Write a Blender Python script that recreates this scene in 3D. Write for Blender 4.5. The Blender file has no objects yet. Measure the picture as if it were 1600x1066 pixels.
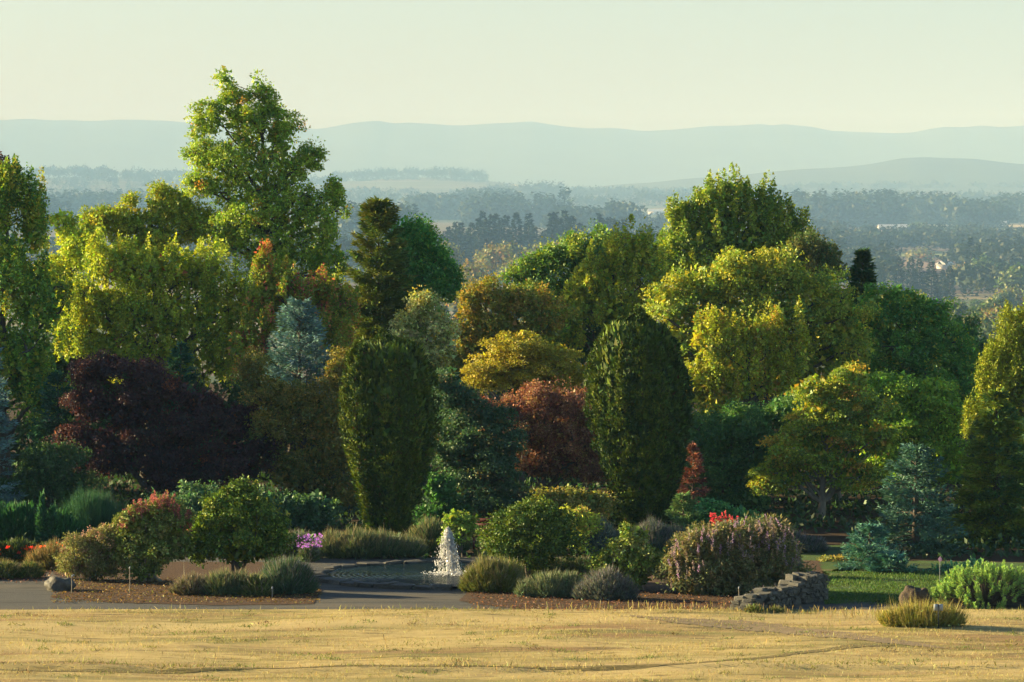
import bpy, math, random
import numpy as np
from mathutils import Vector

# ------------------------------------------------------------------ camera, sky, sun, exposure
SC = bpy.context.scene
COL = SC.collection
F = 6600.0                       # focal length in photo pixels (1600 wide)
HC = 10.2                        # eye height above the garden
HORIZON = 275.0
TILT = math.atan((533.0 - HORIZON) / F)
cam = bpy.data.cameras.new("camera"); cam.sensor_width = 36.0; cam.lens = F / 1600.0 * 36.0
cam.clip_start = 1.0; cam.clip_end = 80000.0
cam_o = bpy.data.objects.new("camera", cam); COL.objects.link(cam_o)
cam_o.location = (0, 0, HC); cam_o.rotation_euler = (math.pi / 2 - TILT, 0, 0)
SC.camera = cam_o

SUN_BEHIND = math.radians(19.0)  # sun stands left of the view and a little behind the trees
SUN_EL = math.radians(15.0)
SUN_DIR = Vector((-math.cos(SUN_EL) * math.cos(SUN_BEHIND), math.cos(SUN_EL) * math.sin(SUN_BEHIND), math.sin(SUN_EL)))
W = bpy.data.worlds.new("World"); SC.world = W; W.use_nodes = True
wn = W.node_tree.nodes; wl = W.node_tree.links
sky = wn.new("ShaderNodeTexSky"); sky.sky_type = 'NISHITA'; sky.sun_disc = False
sky.sun_elevation = SUN_EL
sky.sun_rotation = math.atan2(SUN_DIR.x, SUN_DIR.y)
sky.altitude = 200.0; sky.air_density = 0.9; sky.dust_density = 0.9; sky.ozone_density = 2.4
wl.new(sky.outputs[0], wn["Background"].inputs[0])
wn["Background"].inputs[1].default_value = 0.05
sl = bpy.data.lights.new("sun", 'SUN'); sl.energy = 5.0; sl.angle = math.radians(0.5); sl.color = (1.0, 0.84, 0.48)
so = bpy.data.objects.new("sun", sl); COL.objects.link(so); so.location = (-60, 120, 60)
so.rotation_euler = SUN_DIR.to_track_quat('Z', 'Y').to_euler()
SC.view_settings.view_transform = 'Standard'; SC.view_settings.look = 'None'
SC.view_settings.exposure = 1.9; SC.view_settings.gamma = 1.0; SC.view_settings.use_curve_mapping = False
cy = SC.cycles
cy.use_denoising = True
try: cy.denoiser = 'OPENIMAGEDENOISE'
except Exception: pass
cy.max_bounces = 5; cy.diffuse_bounces = 1; cy.glossy_bounces = 2; cy.transmission_bounces = 2
cy.volume_bounces = 1; cy.transparent_max_bounces = 4
cy.caustics_reflective = False; cy.caustics_refractive = False

# ------------------------------------------------------------------ helpers
def P(px, py, D):
    a = (px - 800.0) / F; b = (533.0 - py) / F
    ct, st = math.cos(TILT), math.sin(TILT)
    dy = ct + b * st; dz = -st + b * ct
    s = D / dy
    return np.array([a * s, D, HC + dz * s])
def X(px, D): return P(px, 500, D)[0]
def gd(py): return HC * F / (py - HORIZON)       # depth of garden ground seen at photo row py
def sstep(a, b, v):
    t = np.clip((v - a) / (b - a), 0, 1); return t * t * (3 - 2 * t)
def wob(x, s=0.0):
    return np.sin(x * 1.3 + s) * .5 + np.sin(x * 2.9 + 1.7 * s) * .3 + np.sin(x * 6.1 + 2.3 * s) * .2
def ground_z(x, y):
    x = np.asarray(x, float); y = np.asarray(y, float)
    z = np.where(y < 80, 8.3 * np.clip((80 - y) / 80, 0, 3) ** 2, 0.0)
    z = np.where(y < 0, 8.3 + 0.0 * y, z)
    lawn = sstep(100.0, 97.0, y) * sstep(60, 75, y)
    und = .035 * np.sin(x * .35 + y * .21) + .025 * np.sin(x * .9 - y * .6) + .012 * np.sin(x * 2.3 + y * 1.9)
    yl = 87.25 + .09 * wob(x * .5) + .010 * x + .05 * np.sin(x * 3.1)
    und = und - .05 * sstep(yl + .12, yl - .10, y) + .015 * np.exp(-((y - yl - .3) / .25) ** 2)
    z = z + lawn * und
    z = z - 34 * sstep(172, 700, y) - 24 * sstep(600, 2000, y) - 4 * sstep(1800, 3000, y)
    hill = 70 * np.exp(-((x + 1250) / 620) ** 2 - ((y - 12500) / 1800) ** 2) \
        + 62 * np.exp(-((x + 250) / 430) ** 2 - ((y - 13500) / 1500) ** 2) \
        + 22 * np.exp(-((x - 1300) / 900) ** 2 - ((y - 12500) / 1600) ** 2)
    return z + hill

def empty(name, loc, label=None, cat=None, group=None):
    o = bpy.data.objects.new(name, None); COL.objects.link(o); o.location = loc; o.empty_display_size = .3
    tag(o, label, cat, group); return o
def tag(o, label=None, cat=None, group=None, kind=None):
    if label: o["label"] = label
    if cat: o["category"] = cat
    if group: o["group"] = group
    if kind: o["kind"] = kind
    return o
def mesh_np(name, V, Fc, col=None, mat=None, smooth=False):
    """V (n,3); Fc list of face arrays of equal size (m,k) or a list of lists"""
    me = bpy.data.meshes.new(name)
    V = np.asarray(V, np.float32)
    if isinstance(Fc, np.ndarray):
        m, k = Fc.shape
        me.vertices.add(len(V)); me.vertices.foreach_set("co", V.ravel())
        me.loops.add(m * k); me.loops.foreach_set("vertex_index", Fc.astype(np.int32).ravel())
        me.polygons.add(m)
        me.polygons.foreach_set("loop_start", np.arange(0, m * k, k, dtype=np.int32))
        me.update(calc_edges=True)
    else:
        me.from_pydata([tuple(map(float, v)) for v in V], [], [list(map(int, f)) for f in Fc]); me.update()
    if col is not None:
        at = me.color_attributes.new("leaf_color", 'FLOAT_COLOR', 'POINT')
        c = np.ones((len(V), 4), np.float32); c[:, :3] = col
        at.data.foreach_set("color", c.ravel())
    if mat is not None: me.materials.append(mat)
    if smooth:
        me.polygons.foreach_set("use_smooth", np.ones(len(me.polygons), bool))
    return me
def obj(name, me, parent=None, loc=None):
    o = bpy.data.objects.new(name, me); COL.objects.link(o)
    if parent is not None: o.parent = parent
    if loc is not None: o.location = loc
    return o
def unit(v): return v / np.maximum(np.linalg.norm(v, axis=-1, keepdims=True), 1e-9)
def rdirs(rng, n): return unit(rng.normal(size=(n, 3)))

# ------------------------------------------------------------------ materials
def new_mat(name):
    m = bpy.data.materials.new(name); m.use_nodes = True
    nt = m.node_tree; nt.nodes.clear()
    out = nt.nodes.new("ShaderNodeOutputMaterial")
    return m, nt, out
def leaf_material(name, trans=.4, gloss=.05, rough=.45, tint=(1.15, 1.1, .6)):
    m, nt, out = new_mat(name); N = nt.nodes; L = nt.links
    at = N.new("ShaderNodeAttribute"); at.attribute_name = "leaf_color"
    d = N.new("ShaderNodeBsdfDiffuse"); t = N.new("ShaderNodeBsdfTranslucent"); g = N.new("ShaderNodeBsdfGlossy")
    mul = N.new("ShaderNodeMix"); mul.data_type = 'RGBA'; mul.blend_type = 'MULTIPLY'; mul.inputs[0].default_value = 1
    mul.inputs[7].default_value = (*[trans * q for q in tint], 1)
    L.new(at.outputs[0], d.inputs[0]); L.new(at.outputs[0], mul.inputs[6]); L.new(mul.outputs[2], t.inputs[0])
    g.inputs[0].default_value = (.9, .9, .85, 1); g.inputs[1].default_value = rough
    a = N.new("ShaderNodeAddShader")
    b = N.new("ShaderNodeMixShader"); b.inputs[0].default_value = gloss
    L.new(d.outputs[0], a.inputs[0]); L.new(t.outputs[0], a.inputs[1])
    L.new(a.outputs[0], b.inputs[1]); L.new(g.outputs[0], b.inputs[2]); L.new(b.outputs[0], out.inputs[0])
    return m
def ramp_material(name, stops, scale, rough=.9, detail=8, bump=.4, bscale=None, stretch=(1, 1, 1), extra=None, bdist=.02):
    m, nt, out = new_mat(name); N = nt.nodes; L = nt.links
    tc = N.new("ShaderNodeTexCoord"); mp = N.new("ShaderNodeMapping"); mp.inputs[3].default_value = stretch
    L.new(tc.outputs["Object"], mp.inputs[0])
    n1 = N.new("ShaderNodeTexNoise"); n1.inputs["Scale"].default_value = scale; n1.inputs["Detail"].default_value = detail
    n1.inputs["Roughness"].default_value = .65
    L.new(mp.outputs[0], n1.inputs["Vector"])
    r = N.new("ShaderNodeValToRGB"); cr = r.color_ramp
    while len(cr.elements) < len(stops): cr.elements.new(.5)
    for e, (p, c) in zip(cr.elements, stops): e.position = p; e.color = (*c, 1)
    L.new(n1.outputs[0], r.inputs[0])
    p = N.new("ShaderNodeBsdfPrincipled"); p.inputs["Roughness"].default_value = rough
    p.inputs["Specular IOR Level"].default_value = .25
    col = r.outputs[0]
    if extra:
        for (sc2, c2, lo, hi, st2) in extra:
            mp2 = N.new("ShaderNodeMapping"); mp2.inputs[3].default_value = st2; L.new(tc.outputs["Object"], mp2.inputs[0])
            n2 = N.new("ShaderNodeTexNoise"); n2.inputs["Scale"].default_value = sc2; n2.inputs["Detail"].default_value = 5
            L.new(mp2.outputs[0], n2.inputs["Vector"])
            mr = N.new("ShaderNodeMapRange"); mr.inputs[1].default_value = lo; mr.inputs[2].default_value = hi
            L.new(n2.outputs[0], mr.inputs[0])
            mx = N.new("ShaderNodeMix"); mx.data_type = 'RGBA'; mx.inputs[7].default_value = (*c2, 1)
            L.new(mr.outputs[0], mx.inputs[0]); L.new(col, mx.inputs[6]); col = mx.outputs[2]
    L.new(col, p.inputs["Base Color"])
    if bump:
        n3 = N.new("ShaderNodeTexNoise"); n3.inputs["Scale"].default_value = bscale or scale * 4; n3.inputs["Detail"].default_value = 6
        L.new(tc.outputs["Object"], n3.inputs["Vector"])
        b = N.new("ShaderNodeBump"); b.inputs["Strength"].default_value = bump; b.inputs["Distance"].default_value = bdist
        L.new(n3.outputs[0], b.inputs["Height"]); L.new(b.outputs[0], p.inputs["Normal"])
    L.new(p.outputs[0], out.inputs[0])
    return m
M_LEAF = leaf_material("broad_leaf", .45, .03, .55)
M_GLOSSLEAF = leaf_material("waxy_leaf", .2, .025, .55)
M_NEEDLE = leaf_material("needle", .12, .02, .6)
M_BLADE = leaf_material("grass_blade", .45, .02, .6, (1.1, 1.0, .75))
M_PETAL = leaf_material("petal", .7, .02, .6, (1.1, .9, .9))
M_BARK = ramp_material("bark", [(.3, (.05, .04, .03)), (.7, (.13, .11, .09))], 14, .95, bump=.6, stretch=(1, 1, .25))
M_PALEBARK = ramp_material("pale_bark", [(.3, (.16, .13, .10)), (.7, (.30, .26, .20))], 14, .95, bump=.5, stretch=(1, 1, .25))
M_LAWN = ramp_material("dry_lawn", [(.25, (.25, .18, .06)), (.5, (.42, .315, .12)), (.75, (.52, .41, .18))], 3.0, .95, bump=.8, bscale=60, bdist=.03,
    stretch=(.45, 1, 1), extra=[(.55, (.17, .155, .042), .46, .64, (.4, 1.6, 1)), (.35, (.25, .155, .065), .50, .64, (.35, 2.0, 1)), (1.6, (.15, .11, .045), .56, .68, (.5, 1.8, 1)), (.2, (.46, .35, .15), .48, .66, (.3, 2.2, 1))])
M_GRAVEL = ramp_material("gravel", [(.3, (.040, .040, .037)), (.55, (.080, .077, .070)), (.8, (.16, .15, .135))], 28, .95, bump=.7, bscale=70, bdist=.02,
    extra=[(.5, (.105, .092, .072), .48, .66, (.3, 1.4, 1)), (1.5, (.05, .048, .042), .52, .68, (.3, 1.6, 1))])
M_MULCH = ramp_material("bark_mulch", [(.3, (.03, .018, .010)), (.55, (.085, .045, .022)), (.8, (.16, .09, .04))], 22, .95, bump=1, bscale=40, bdist=.04)
M_TRACK = ramp_material("worn_earth", [(.3, (.15, .11, .06)), (.6, (.26, .19, .105)), (.85, (.38, .28, .14))], 9, .95, bump=.7, bscale=45, bdist=.02,
    stretch=(.5, 1, 1))
M_GREENLAWN = ramp_material("green_lawn", [(.3, (.028, .065, .010)), (.7, (.065, .12, .018))], 6, .95, bump=.8, bscale=60, stretch=(.5, 1, 1), extra=[(.8, (.10, .10, .03), .52, .68, (.5, 1.4, 1)), (.5, (.03, .05, .012), .5, .66, (.6, 1.2, 1))])
M_STONE = ramp_material("wall_stone", [(.25, (.06, .058, .05)), (.55, (.12, .115, .10)), (.8, (.20, .19, .165))], 6, .9, bump=.6, bscale=16, bdist=.03,
    extra=[(2.5, (.10, .11, .06), .58, .72, (1, 1, 1))])
M_BOULDER = ramp_material("boulder_stone", [(.25, (.035, .025, .018)), (.6, (.08, .058, .04)), (.85, (.14, .11, .08))], 5, .9, bump=.8, bscale=14, bdist=.03)

# far valley floor: patchwork of stubble, pasture and ploughed fields; forest floor close by
def ground_material():
    m, nt, out = new_mat("valley_and_soil"); N = nt.nodes; L = nt.links
    tc = N.new("ShaderNodeTexCoord"); mp = N.new("ShaderNodeMapping"); mp.inputs[3].default_value = (1 / 420., 1 / 900., 1)
    mp.inputs[2].default_value = (0, 0, .25)
    L.new(tc.outputs["Object"], mp.inputs[0])
    v = N.new("ShaderNodeTexVoronoi"); v.inputs["Scale"].default_value = 1.0; L.new(mp.outputs[0], v.inputs["Vector"])
    r = N.new("ShaderNodeValToRGB"); cr = r.color_ramp; cr.interpolation = 'CONSTANT'
    st = [(0, (.06, .08, .032)), (.22, (.15, .13, .07)), (.4, (.08, .10, .035)), (.55, (.22, .19, .11)), (.7, (.11, .08, .055)), (.85, (.09, .11, .04))]
    while len(cr.elements) < len(st): cr.elements.new(.5)
    for e, (p, c) in zip(cr.elements, st): e.position = p; e.color = (*c, 1)
    sp = N.new("ShaderNodeSeparateColor"); L.new(v.outputs["Color"], sp.inputs[0]); L.new(sp.outputs[0], r.inputs[0])
    n1 = N.new("ShaderNodeTexNoise"); n1.inputs["Scale"].default_value = 14; n1.inputs["Detail"].default_value = 8
    L.new(tc.outputs["Object"], n1.inputs["Vector"])
    r2 = N.new("ShaderNodeValToRGB"); r2.color_ramp.elements[0].color = (.022, .014, .008, 1); r2.color_ramp.elements[1].color = (.075, .045, .022, 1)
    L.new(n1.outputs[0], r2.inputs[0])
    sx = N.new("ShaderNodeSeparateXYZ"); L.new(tc.outputs["Object"], sx.inputs[0])
    mr = N.new("ShaderNodeMapRange"); mr.inputs[1].default_value = 500; mr.inputs[2].default_value = 900; L.new(sx.outputs[1], mr.inputs[0])
    mx = N.new("ShaderNodeMix"); mx.data_type = 'RGBA'; L.new(mr.outputs[0], mx.inputs[0]); L.new(r2.outputs[0], mx.inputs[6]); L.new(r.outputs[0], mx.inputs[7])
    p = N.new("ShaderNodeBsdfPrincipled"); p.inputs["Roughness"].default_value = 1; p.inputs["Specular IOR Level"].default_value = .1
    L.new(mx.outputs[2], p.inputs["Base Color"]); L.new(p.outputs[0], out.inputs[0])
    return m
def plain(name, col, rough=.7, metal=0, spec=.3):
    m, nt, out = new_mat(name); N = nt.nodes; L = nt.links
    p = N.new("ShaderNodeBsdfPrincipled"); p.inputs["Roughness"].default_value = rough; p.inputs["Metallic"].default_value = metal
    p.inputs["Specular IOR Level"].default_value = spec
    tc = N.new("ShaderNodeTexCoord"); n = N.new("ShaderNodeTexNoise"); n.inputs["Scale"].default_value = 9; n.inputs["Detail"].default_value = 6
    L.new(tc.outputs["Object"], n.inputs["Vector"])
    mx = N.new("ShaderNodeMix"); mx.data_type = 'RGBA'; mx.inputs[6].default_value = (*[c * .75 for c in col], 1); mx.inputs[7].default_value = (*[min(1, c * 1.2) for c in col], 1)
    L.new(n.outputs[0], mx.inputs[0]); L.new(mx.outputs[2], p.inputs["Base Color"]); L.new(p.outputs[0], out.inputs[0])
    return m

# ------------------------------------------------------------------ terrain and setting
def grid(name, xs, ys, dz, mat, keep=None):
    gx, gy = np.meshgrid(xs, ys); V = np.stack([gx, gy, ground_z(gx, gy) + dz], -1).reshape(-1, 3)
    nx, ny = len(xs), len(ys)
    i = np.arange(nx - 1)[None, :] + nx * np.arange(ny - 1)[:, None]
    Fq = np.stack([i, i + 1, i + 1 + nx, i + nx], -1).reshape(-1, 4)
    o = obj(name, mesh_np(name, V, Fq, None, mat, True)); tag(o, kind="structure"); return o
xs = np.concatenate([-np.geomspace(10500, 60, 34), np.linspace(-50, 50, 41), np.geomspace(60, 10500, 34)])
ys = np.concatenate([np.linspace(-600, -20, 8), np.linspace(0, 78, 20), np.linspace(81, 175, 48), np.linspace(180, 700, 40), np.linspace(720, 3000, 50), np.geomspace(3100, 26500, 90)])
grid("ground", xs, ys, -.06, ground_material())
# dry lawn sloping away from the viewpoint
grid("lawn", np.linspace(-26, 26, 180), np.concatenate([np.linspace(30, 82, 20), np.linspace(82.2, 99.2, 150)]), 0.0, M_LAWN)

def ridge(name, D, prof, depth, noise, mat, seed):
    """a mountain range: the crest seen in the photograph, with real slopes in front and behind"""
    rng = np.random.default_rng(seed)
    px = np.array([p[0] for p in prof], float); py = np.array([p[1] for p in prof], float)
    xpx = np.linspace(px[0], px[-1], 420); ypx = np.interp(xpx, px, py)
    x = (xpx - 800) / F * D; crest = HC + (HORIZON - ypx) / F * D
    ph = rng.uniform(0, 6.28, (8, 2))
    crest = crest + sum(noise / (k + 1) ** .7 * np.sin(x / (520. / (k + 1) ** 1.25) + ph[k, 0]) for k in range(8))
    vs = np.linspace(-1, 1, 61)
    V = []
    for v in vs:
        sh = (1 - abs(v)) ** 1.15
        spur = sum(.10 / (k + 1) * np.sin(x / (900. / (k + 1)) + ph[k, 1] + 3 * v * (k + 1)) for k in range(6)) * (1 - abs(v)) * abs(v) * 4
        z = -66 + (crest + 66) * np.clip(sh * (1 + spur), 0, 1)
        V.append(np.stack([x, np.full_like(x, D + v * depth), z], -1))
    V = np.concatenate(V); nx = len(x)
    i = np.arange(nx - 1)[None, :] + nx * np.arange(60)[:, None]
    o = obj(name, mesh_np(name, V, np.stack([i, i + 1, i + 1 + nx, i + nx], -1).reshape(-1, 4), None, mat, True)); tag(o, kind="structure")
M_HILL = ramp_material("forested_hills", [(.3, (.02, .035, .016)), (.7, (.05, .07, .03))], .004, 1, bump=0)
ridge("mountain_range", 22500, [(-900, 215), (-500, 190), (-250, 196), (-60, 184), (0, 185), (60, 187), (130, 190), (220, 188), (300, 195), (400, 197), (480, 200), (540, 194), (570, 190), (590, 189),
    (615, 194), (640, 191), (700, 195), (760, 193), (830, 189), (880, 196), (960, 201), (1050, 205), (1120, 200), (1190, 195), (1205, 197), (1225, 194), (1270, 200), (1300, 206),
    (1390, 209), (1430, 206), (1480, 200), (1530, 196), (1560, 199), (1600, 197), (1750, 188), (2100, 200), (2500, 215)], 3300, 5.0, M_HILL, 5)
ridge("foothills", 13800, [(850, 300), (980, 287), (1040, 283), (1130, 277), (1200, 270), (1290, 265), (1370, 256), (1410, 250), (1450, 248), (1520, 249), (1560, 252), (1600, 255), (1750, 250), (2000, 262), (2300, 290)],
    1500, 3.0, M_HILL, 9)

# ------------------------------------------------------------------ haze: even air round everything
def build_haze():
    x0, x1, y0, y1, z0, z1 = -14000, 14000, -1500, 29000, -68.5, 430
    V = [(x0, y0, z0), (x1, y0, z0), (x1, y1, z0), (x0, y1, z0), (x0, y0, z1), (x1, y0, z1), (x1, y1, z1), (x0, y1, z1)]
    Fc = [(0, 3, 2, 1), (4, 5, 6, 7), (0, 1, 5, 4), (1, 2, 6, 5), (2, 3, 7, 6), (3, 0, 4, 7)]
    m, nt, out = new_mat("haze_air")
    v = nt.nodes.new("ShaderNodeVolumePrincipled")
    v.inputs["Color"].default_value = (.39, .665, 1.0, 1)
    v.inputs["Absorption Color"].default_value = (.88, .88, .88, 1)
    v.inputs["Density"].default_value = 1.1e-4
    v.inputs["Anisotropy"].default_value = -0.45
    nt.links.new(v.outputs[0], out.inputs["Volume"])
    o = obj("haze", mesh_np("haze", np.array(V), np.array(Fc), None, m)); tag(o, kind="stuff")
build_haze()

# garden surfaces: gravel, beds, green lawn; thin sheets over the soil
def sheet(name, pts_px, z, mat, seed=0, amp=.10, world=False, kind="structure"):
    rng = np.random.default_rng(seed)
    pts = [np.array(p, float) if world else np.array([X(p[0], gd(p[1])), gd(p[1])]) for p in pts_px]
    out = []
    for a, b in zip(pts, pts[1:] + pts[:1]):
        n = max(1, int(np.linalg.norm(b - a) / .25)); n = min(n, 120)
        for k in range(n):
            t = k / n; q = a + (b - a) * t
            if 0 < k: q = q + rng.normal(size=2) * amp * .4
            out.append((q[0], q[1], z))
    me = bpy.data.meshes.new(name); me.from_pydata(out, [], [list(range(len(out)))]); me.update(); me.materials.append(mat)
    o = obj(name, me); tag(o, kind=kind); return o
sheet("gravel_path", [(-20, 98.6), (20, 98.6), (20, 100.9), (7.9, 101.2), (7.4, 104), (7.0, 113.2), (-20, 113.2)], -.03, M_GRAVEL, 1, 0.05, True)
sheet("mulch_bed", [(104, 912), (78, 934), (180, 942), (330, 946), (490, 944), (503, 922), (470, 895), (430, 878), (60, 878)], -.02, M_MULCH, 2)
sheet("mulch_bed", [(717, 939), (790, 950), (905, 955), (1010, 956), (1160, 957), (1200, 952), (1283, 938), (1283, 876), (1000, 872), (870, 880), (745, 908)], -.02, M_MULCH, 3)
sheet("mulch_bed", [(-120, 872), (-120, 907), (66, 905), (75, 890), (70, 872)], -.018, M_MULCH, 4)
sheet("green_lawn", [(1292, 944), (1293, 893), (1340, 880), (1440, 876), (1640, 880), (1640, 905), (1570, 930), (1450, 943), (1380, 938)], -.022, M_GREENLAWN, 5)
sheet("back_lawn", [(1200, 852), (1345, 852), (1345, 893), (1285, 893), (1200, 880)], -.022, M_GREENLAWN, 6)

# worn earth track curving across the lawn at right: ribbon following the ground
def ribbon(name, line, dz, mat, seed):
    rng = np.random.default_rng(seed)
    pts = np.array([[X(p[0], gd(p[1])), gd(p[1]), p[2]] for p in line])
    t = np.linspace(0, 1, 160); s = np.linspace(0, 1, len(pts))
    c = np.stack([np.interp(t, s, pts[:, k]) for k in range(3)], -1)
    V = []; m = 9
    for q in range(m):
        f = q / (m - 1) * 2 - 1
        edge = 1 + .25 * wob(t * 22, q * .1 + (3 if f > 0 else 0)) + rng.normal(size=len(t)) * .10
        x = c[:, 0]; y = c[:, 1] + f * c[:, 2] * edge
        V.append(np.stack([x, y, ground_z(x, y) + dz], -1))
    V = np.concatenate(V); n = len(t)
    i = np.arange(n - 1)[None, :] + n * np.arange(m - 1)[:, None]
    o = obj(name, mesh_np(name, V, np.stack([i, i + 1, i + 1 + n, i + n], -1).reshape(-1, 4), None, mat, True)); tag(o, kind="structure")
ribbon("earth_track", [(985, 967, .25), (1060, 975, .7), (1150, 978, .95), (1230, 985, 1.0), (1310, 995, .75), (1380, 1003, .5), (1450, 1010, .25), (1480, 1013, .05)], .010, M_TRACK, 3)
ribbon("step_shade_strip", [(-150, 1051, .10), (200, 1049, .16), (420, 1044, .12), (640, 1042, .20), (800, 1043, .12), (980, 1046, .18), (1120, 1041, .12), (1230, 1030, .18), (1330, 1015, .3), (1400, 1010, .05)], .008,  # dark line along the lawn step: the bank's shade put into the turf colour
    ramp_material("shade_toned_turf", [(.3, (.10, .085, .028)), (.7, (.26, .19, .07))], 10, .95, bump=.8, bscale=45), 4)

# ------------------------------------------------------------------ foliage
TRIMODE = [False]
def leaves(pos, u, n, ln, wd, col, fold=.12, tipcol=None, up_wide=.5):
    if TRIMODE[0]:
        w = unit(np.cross(u, n)); ln = np.asarray(ln)[:, None]; wd = np.asarray(wd)[:, None]; N = len(pos); a = pos + u * ln * .22
        return np.stack([a - w * wd * .55, a + w * wd * .55, pos + u * ln * 1.05], 1).reshape(-1, 3), np.arange(N * 3).reshape(N, 3), np.repeat(col, 3, 0)
    w = unit(np.cross(u, n)); n = unit(np.cross(w, u))
    ln = np.asarray(ln)[:, None]; wd = np.asarray(wd)[:, None]
    a = pos; mid = pos + u * ln * up_wide + n * wd * fold
    b = mid + w * wd * .5; d = mid - w * wd * .5; c = pos + u * ln
    V = np.stack([a, b, c, d], 1).reshape(-1, 3)
    N = len(pos); Fq = np.arange(N * 4).reshape(N, 4)
    C = np.repeat(col[:, None, :], 4, 1)
    if tipcol is not None: C[:, 2] = tipcol; C[:, 1] = C[:, 3] = col * .5 + tipcol * .5
    return V, Fq, C.reshape(-1, 3)
def join(parts):
    V = []; Fq = []; C = []; o = 0
    for v, f, c in parts:
        V.append(v); Fq.append(f + o); C.append(c); o += len(v)
    return np.concatenate(V), np.concatenate(Fq), np.concatenate(C)
TRI = [0]
def foliage_mesh(name, parts, mat):
    V, Fq, C = join(parts); TRI[0] += (Fq.shape[1] - 2) * len(Fq)
    return mesh_np(name, V, Fq, C, mat)
def pick(rng, pal, n):
    c = np.array([p[0] for p in pal], float); w = np.array([p[1] for p in pal], float)
    return c[rng.choice(len(pal), n, p=w / w.sum())]
GAIN = 2.55
def tint(rng, c, v=.22, h=.10):
    n = len(c); c = np.array(c, float); gr = c[:, 1] > .72 * c[:, 0]
    c[gr] *= np.array([.92, 1.03, .9])
    return np.clip(c * GAIN * np.exp(rng.normal(size=(n, 1)) * v) * np.exp(rng.normal(size=(n, 3)) * h), .002, .9)

def tube(pts, rad, sides=7):
    pts = np.asarray(pts, float); rad = np.asarray(rad, float); n = len(pts)
    tg = unit(np.gradient(pts, axis=0)); ref = np.array([.31, .95, .1]); a = unit(np.cross(tg, ref)); b = np.cross(tg, a)
    th = np.linspace(0, 2 * np.pi, sides, endpoint=False)
    V = (pts[:, None] + rad[:, None, None] * (np.cos(th)[None, :, None] * a[:, None] + np.sin(th)[None, :, None] * b[:, None])).reshape(-1, 3)
    i = (np.arange(n - 1) * sides)[:, None]; j = np.arange(sides)[None]; k = (j + 1) % sides
    Fq = np.stack([i + j, i + k, i + k + sides, i + j + sides], -1).reshape(-1, 4)
    return V, Fq, np.zeros((len(V), 3))
def wood_mesh(name, tubes, mat):
    V, Fq, _ = join(tubes); TRI[0] += 2 * len(Fq)
    return mesh_np(name, V, Fq, None, mat, True)
def limb(rng, a, b, r0, r1, n=7, sway=.06):
    a = np.asarray(a, float); b = np.asarray(b, float); t = np.linspace(0, 1, n)[:, None]
    L = np.linalg.norm(b - a); p = a + (b - a) * t
    p[1:-1] += rng.normal(size=(n - 2, 3)) * L * sway * .5
    p[:, 2] += (np.sin(t[:, 0] * np.pi) * L * .08)
    return tube(p, r0 + (r1 - r0) * t[:, 0] ** .8)

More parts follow.
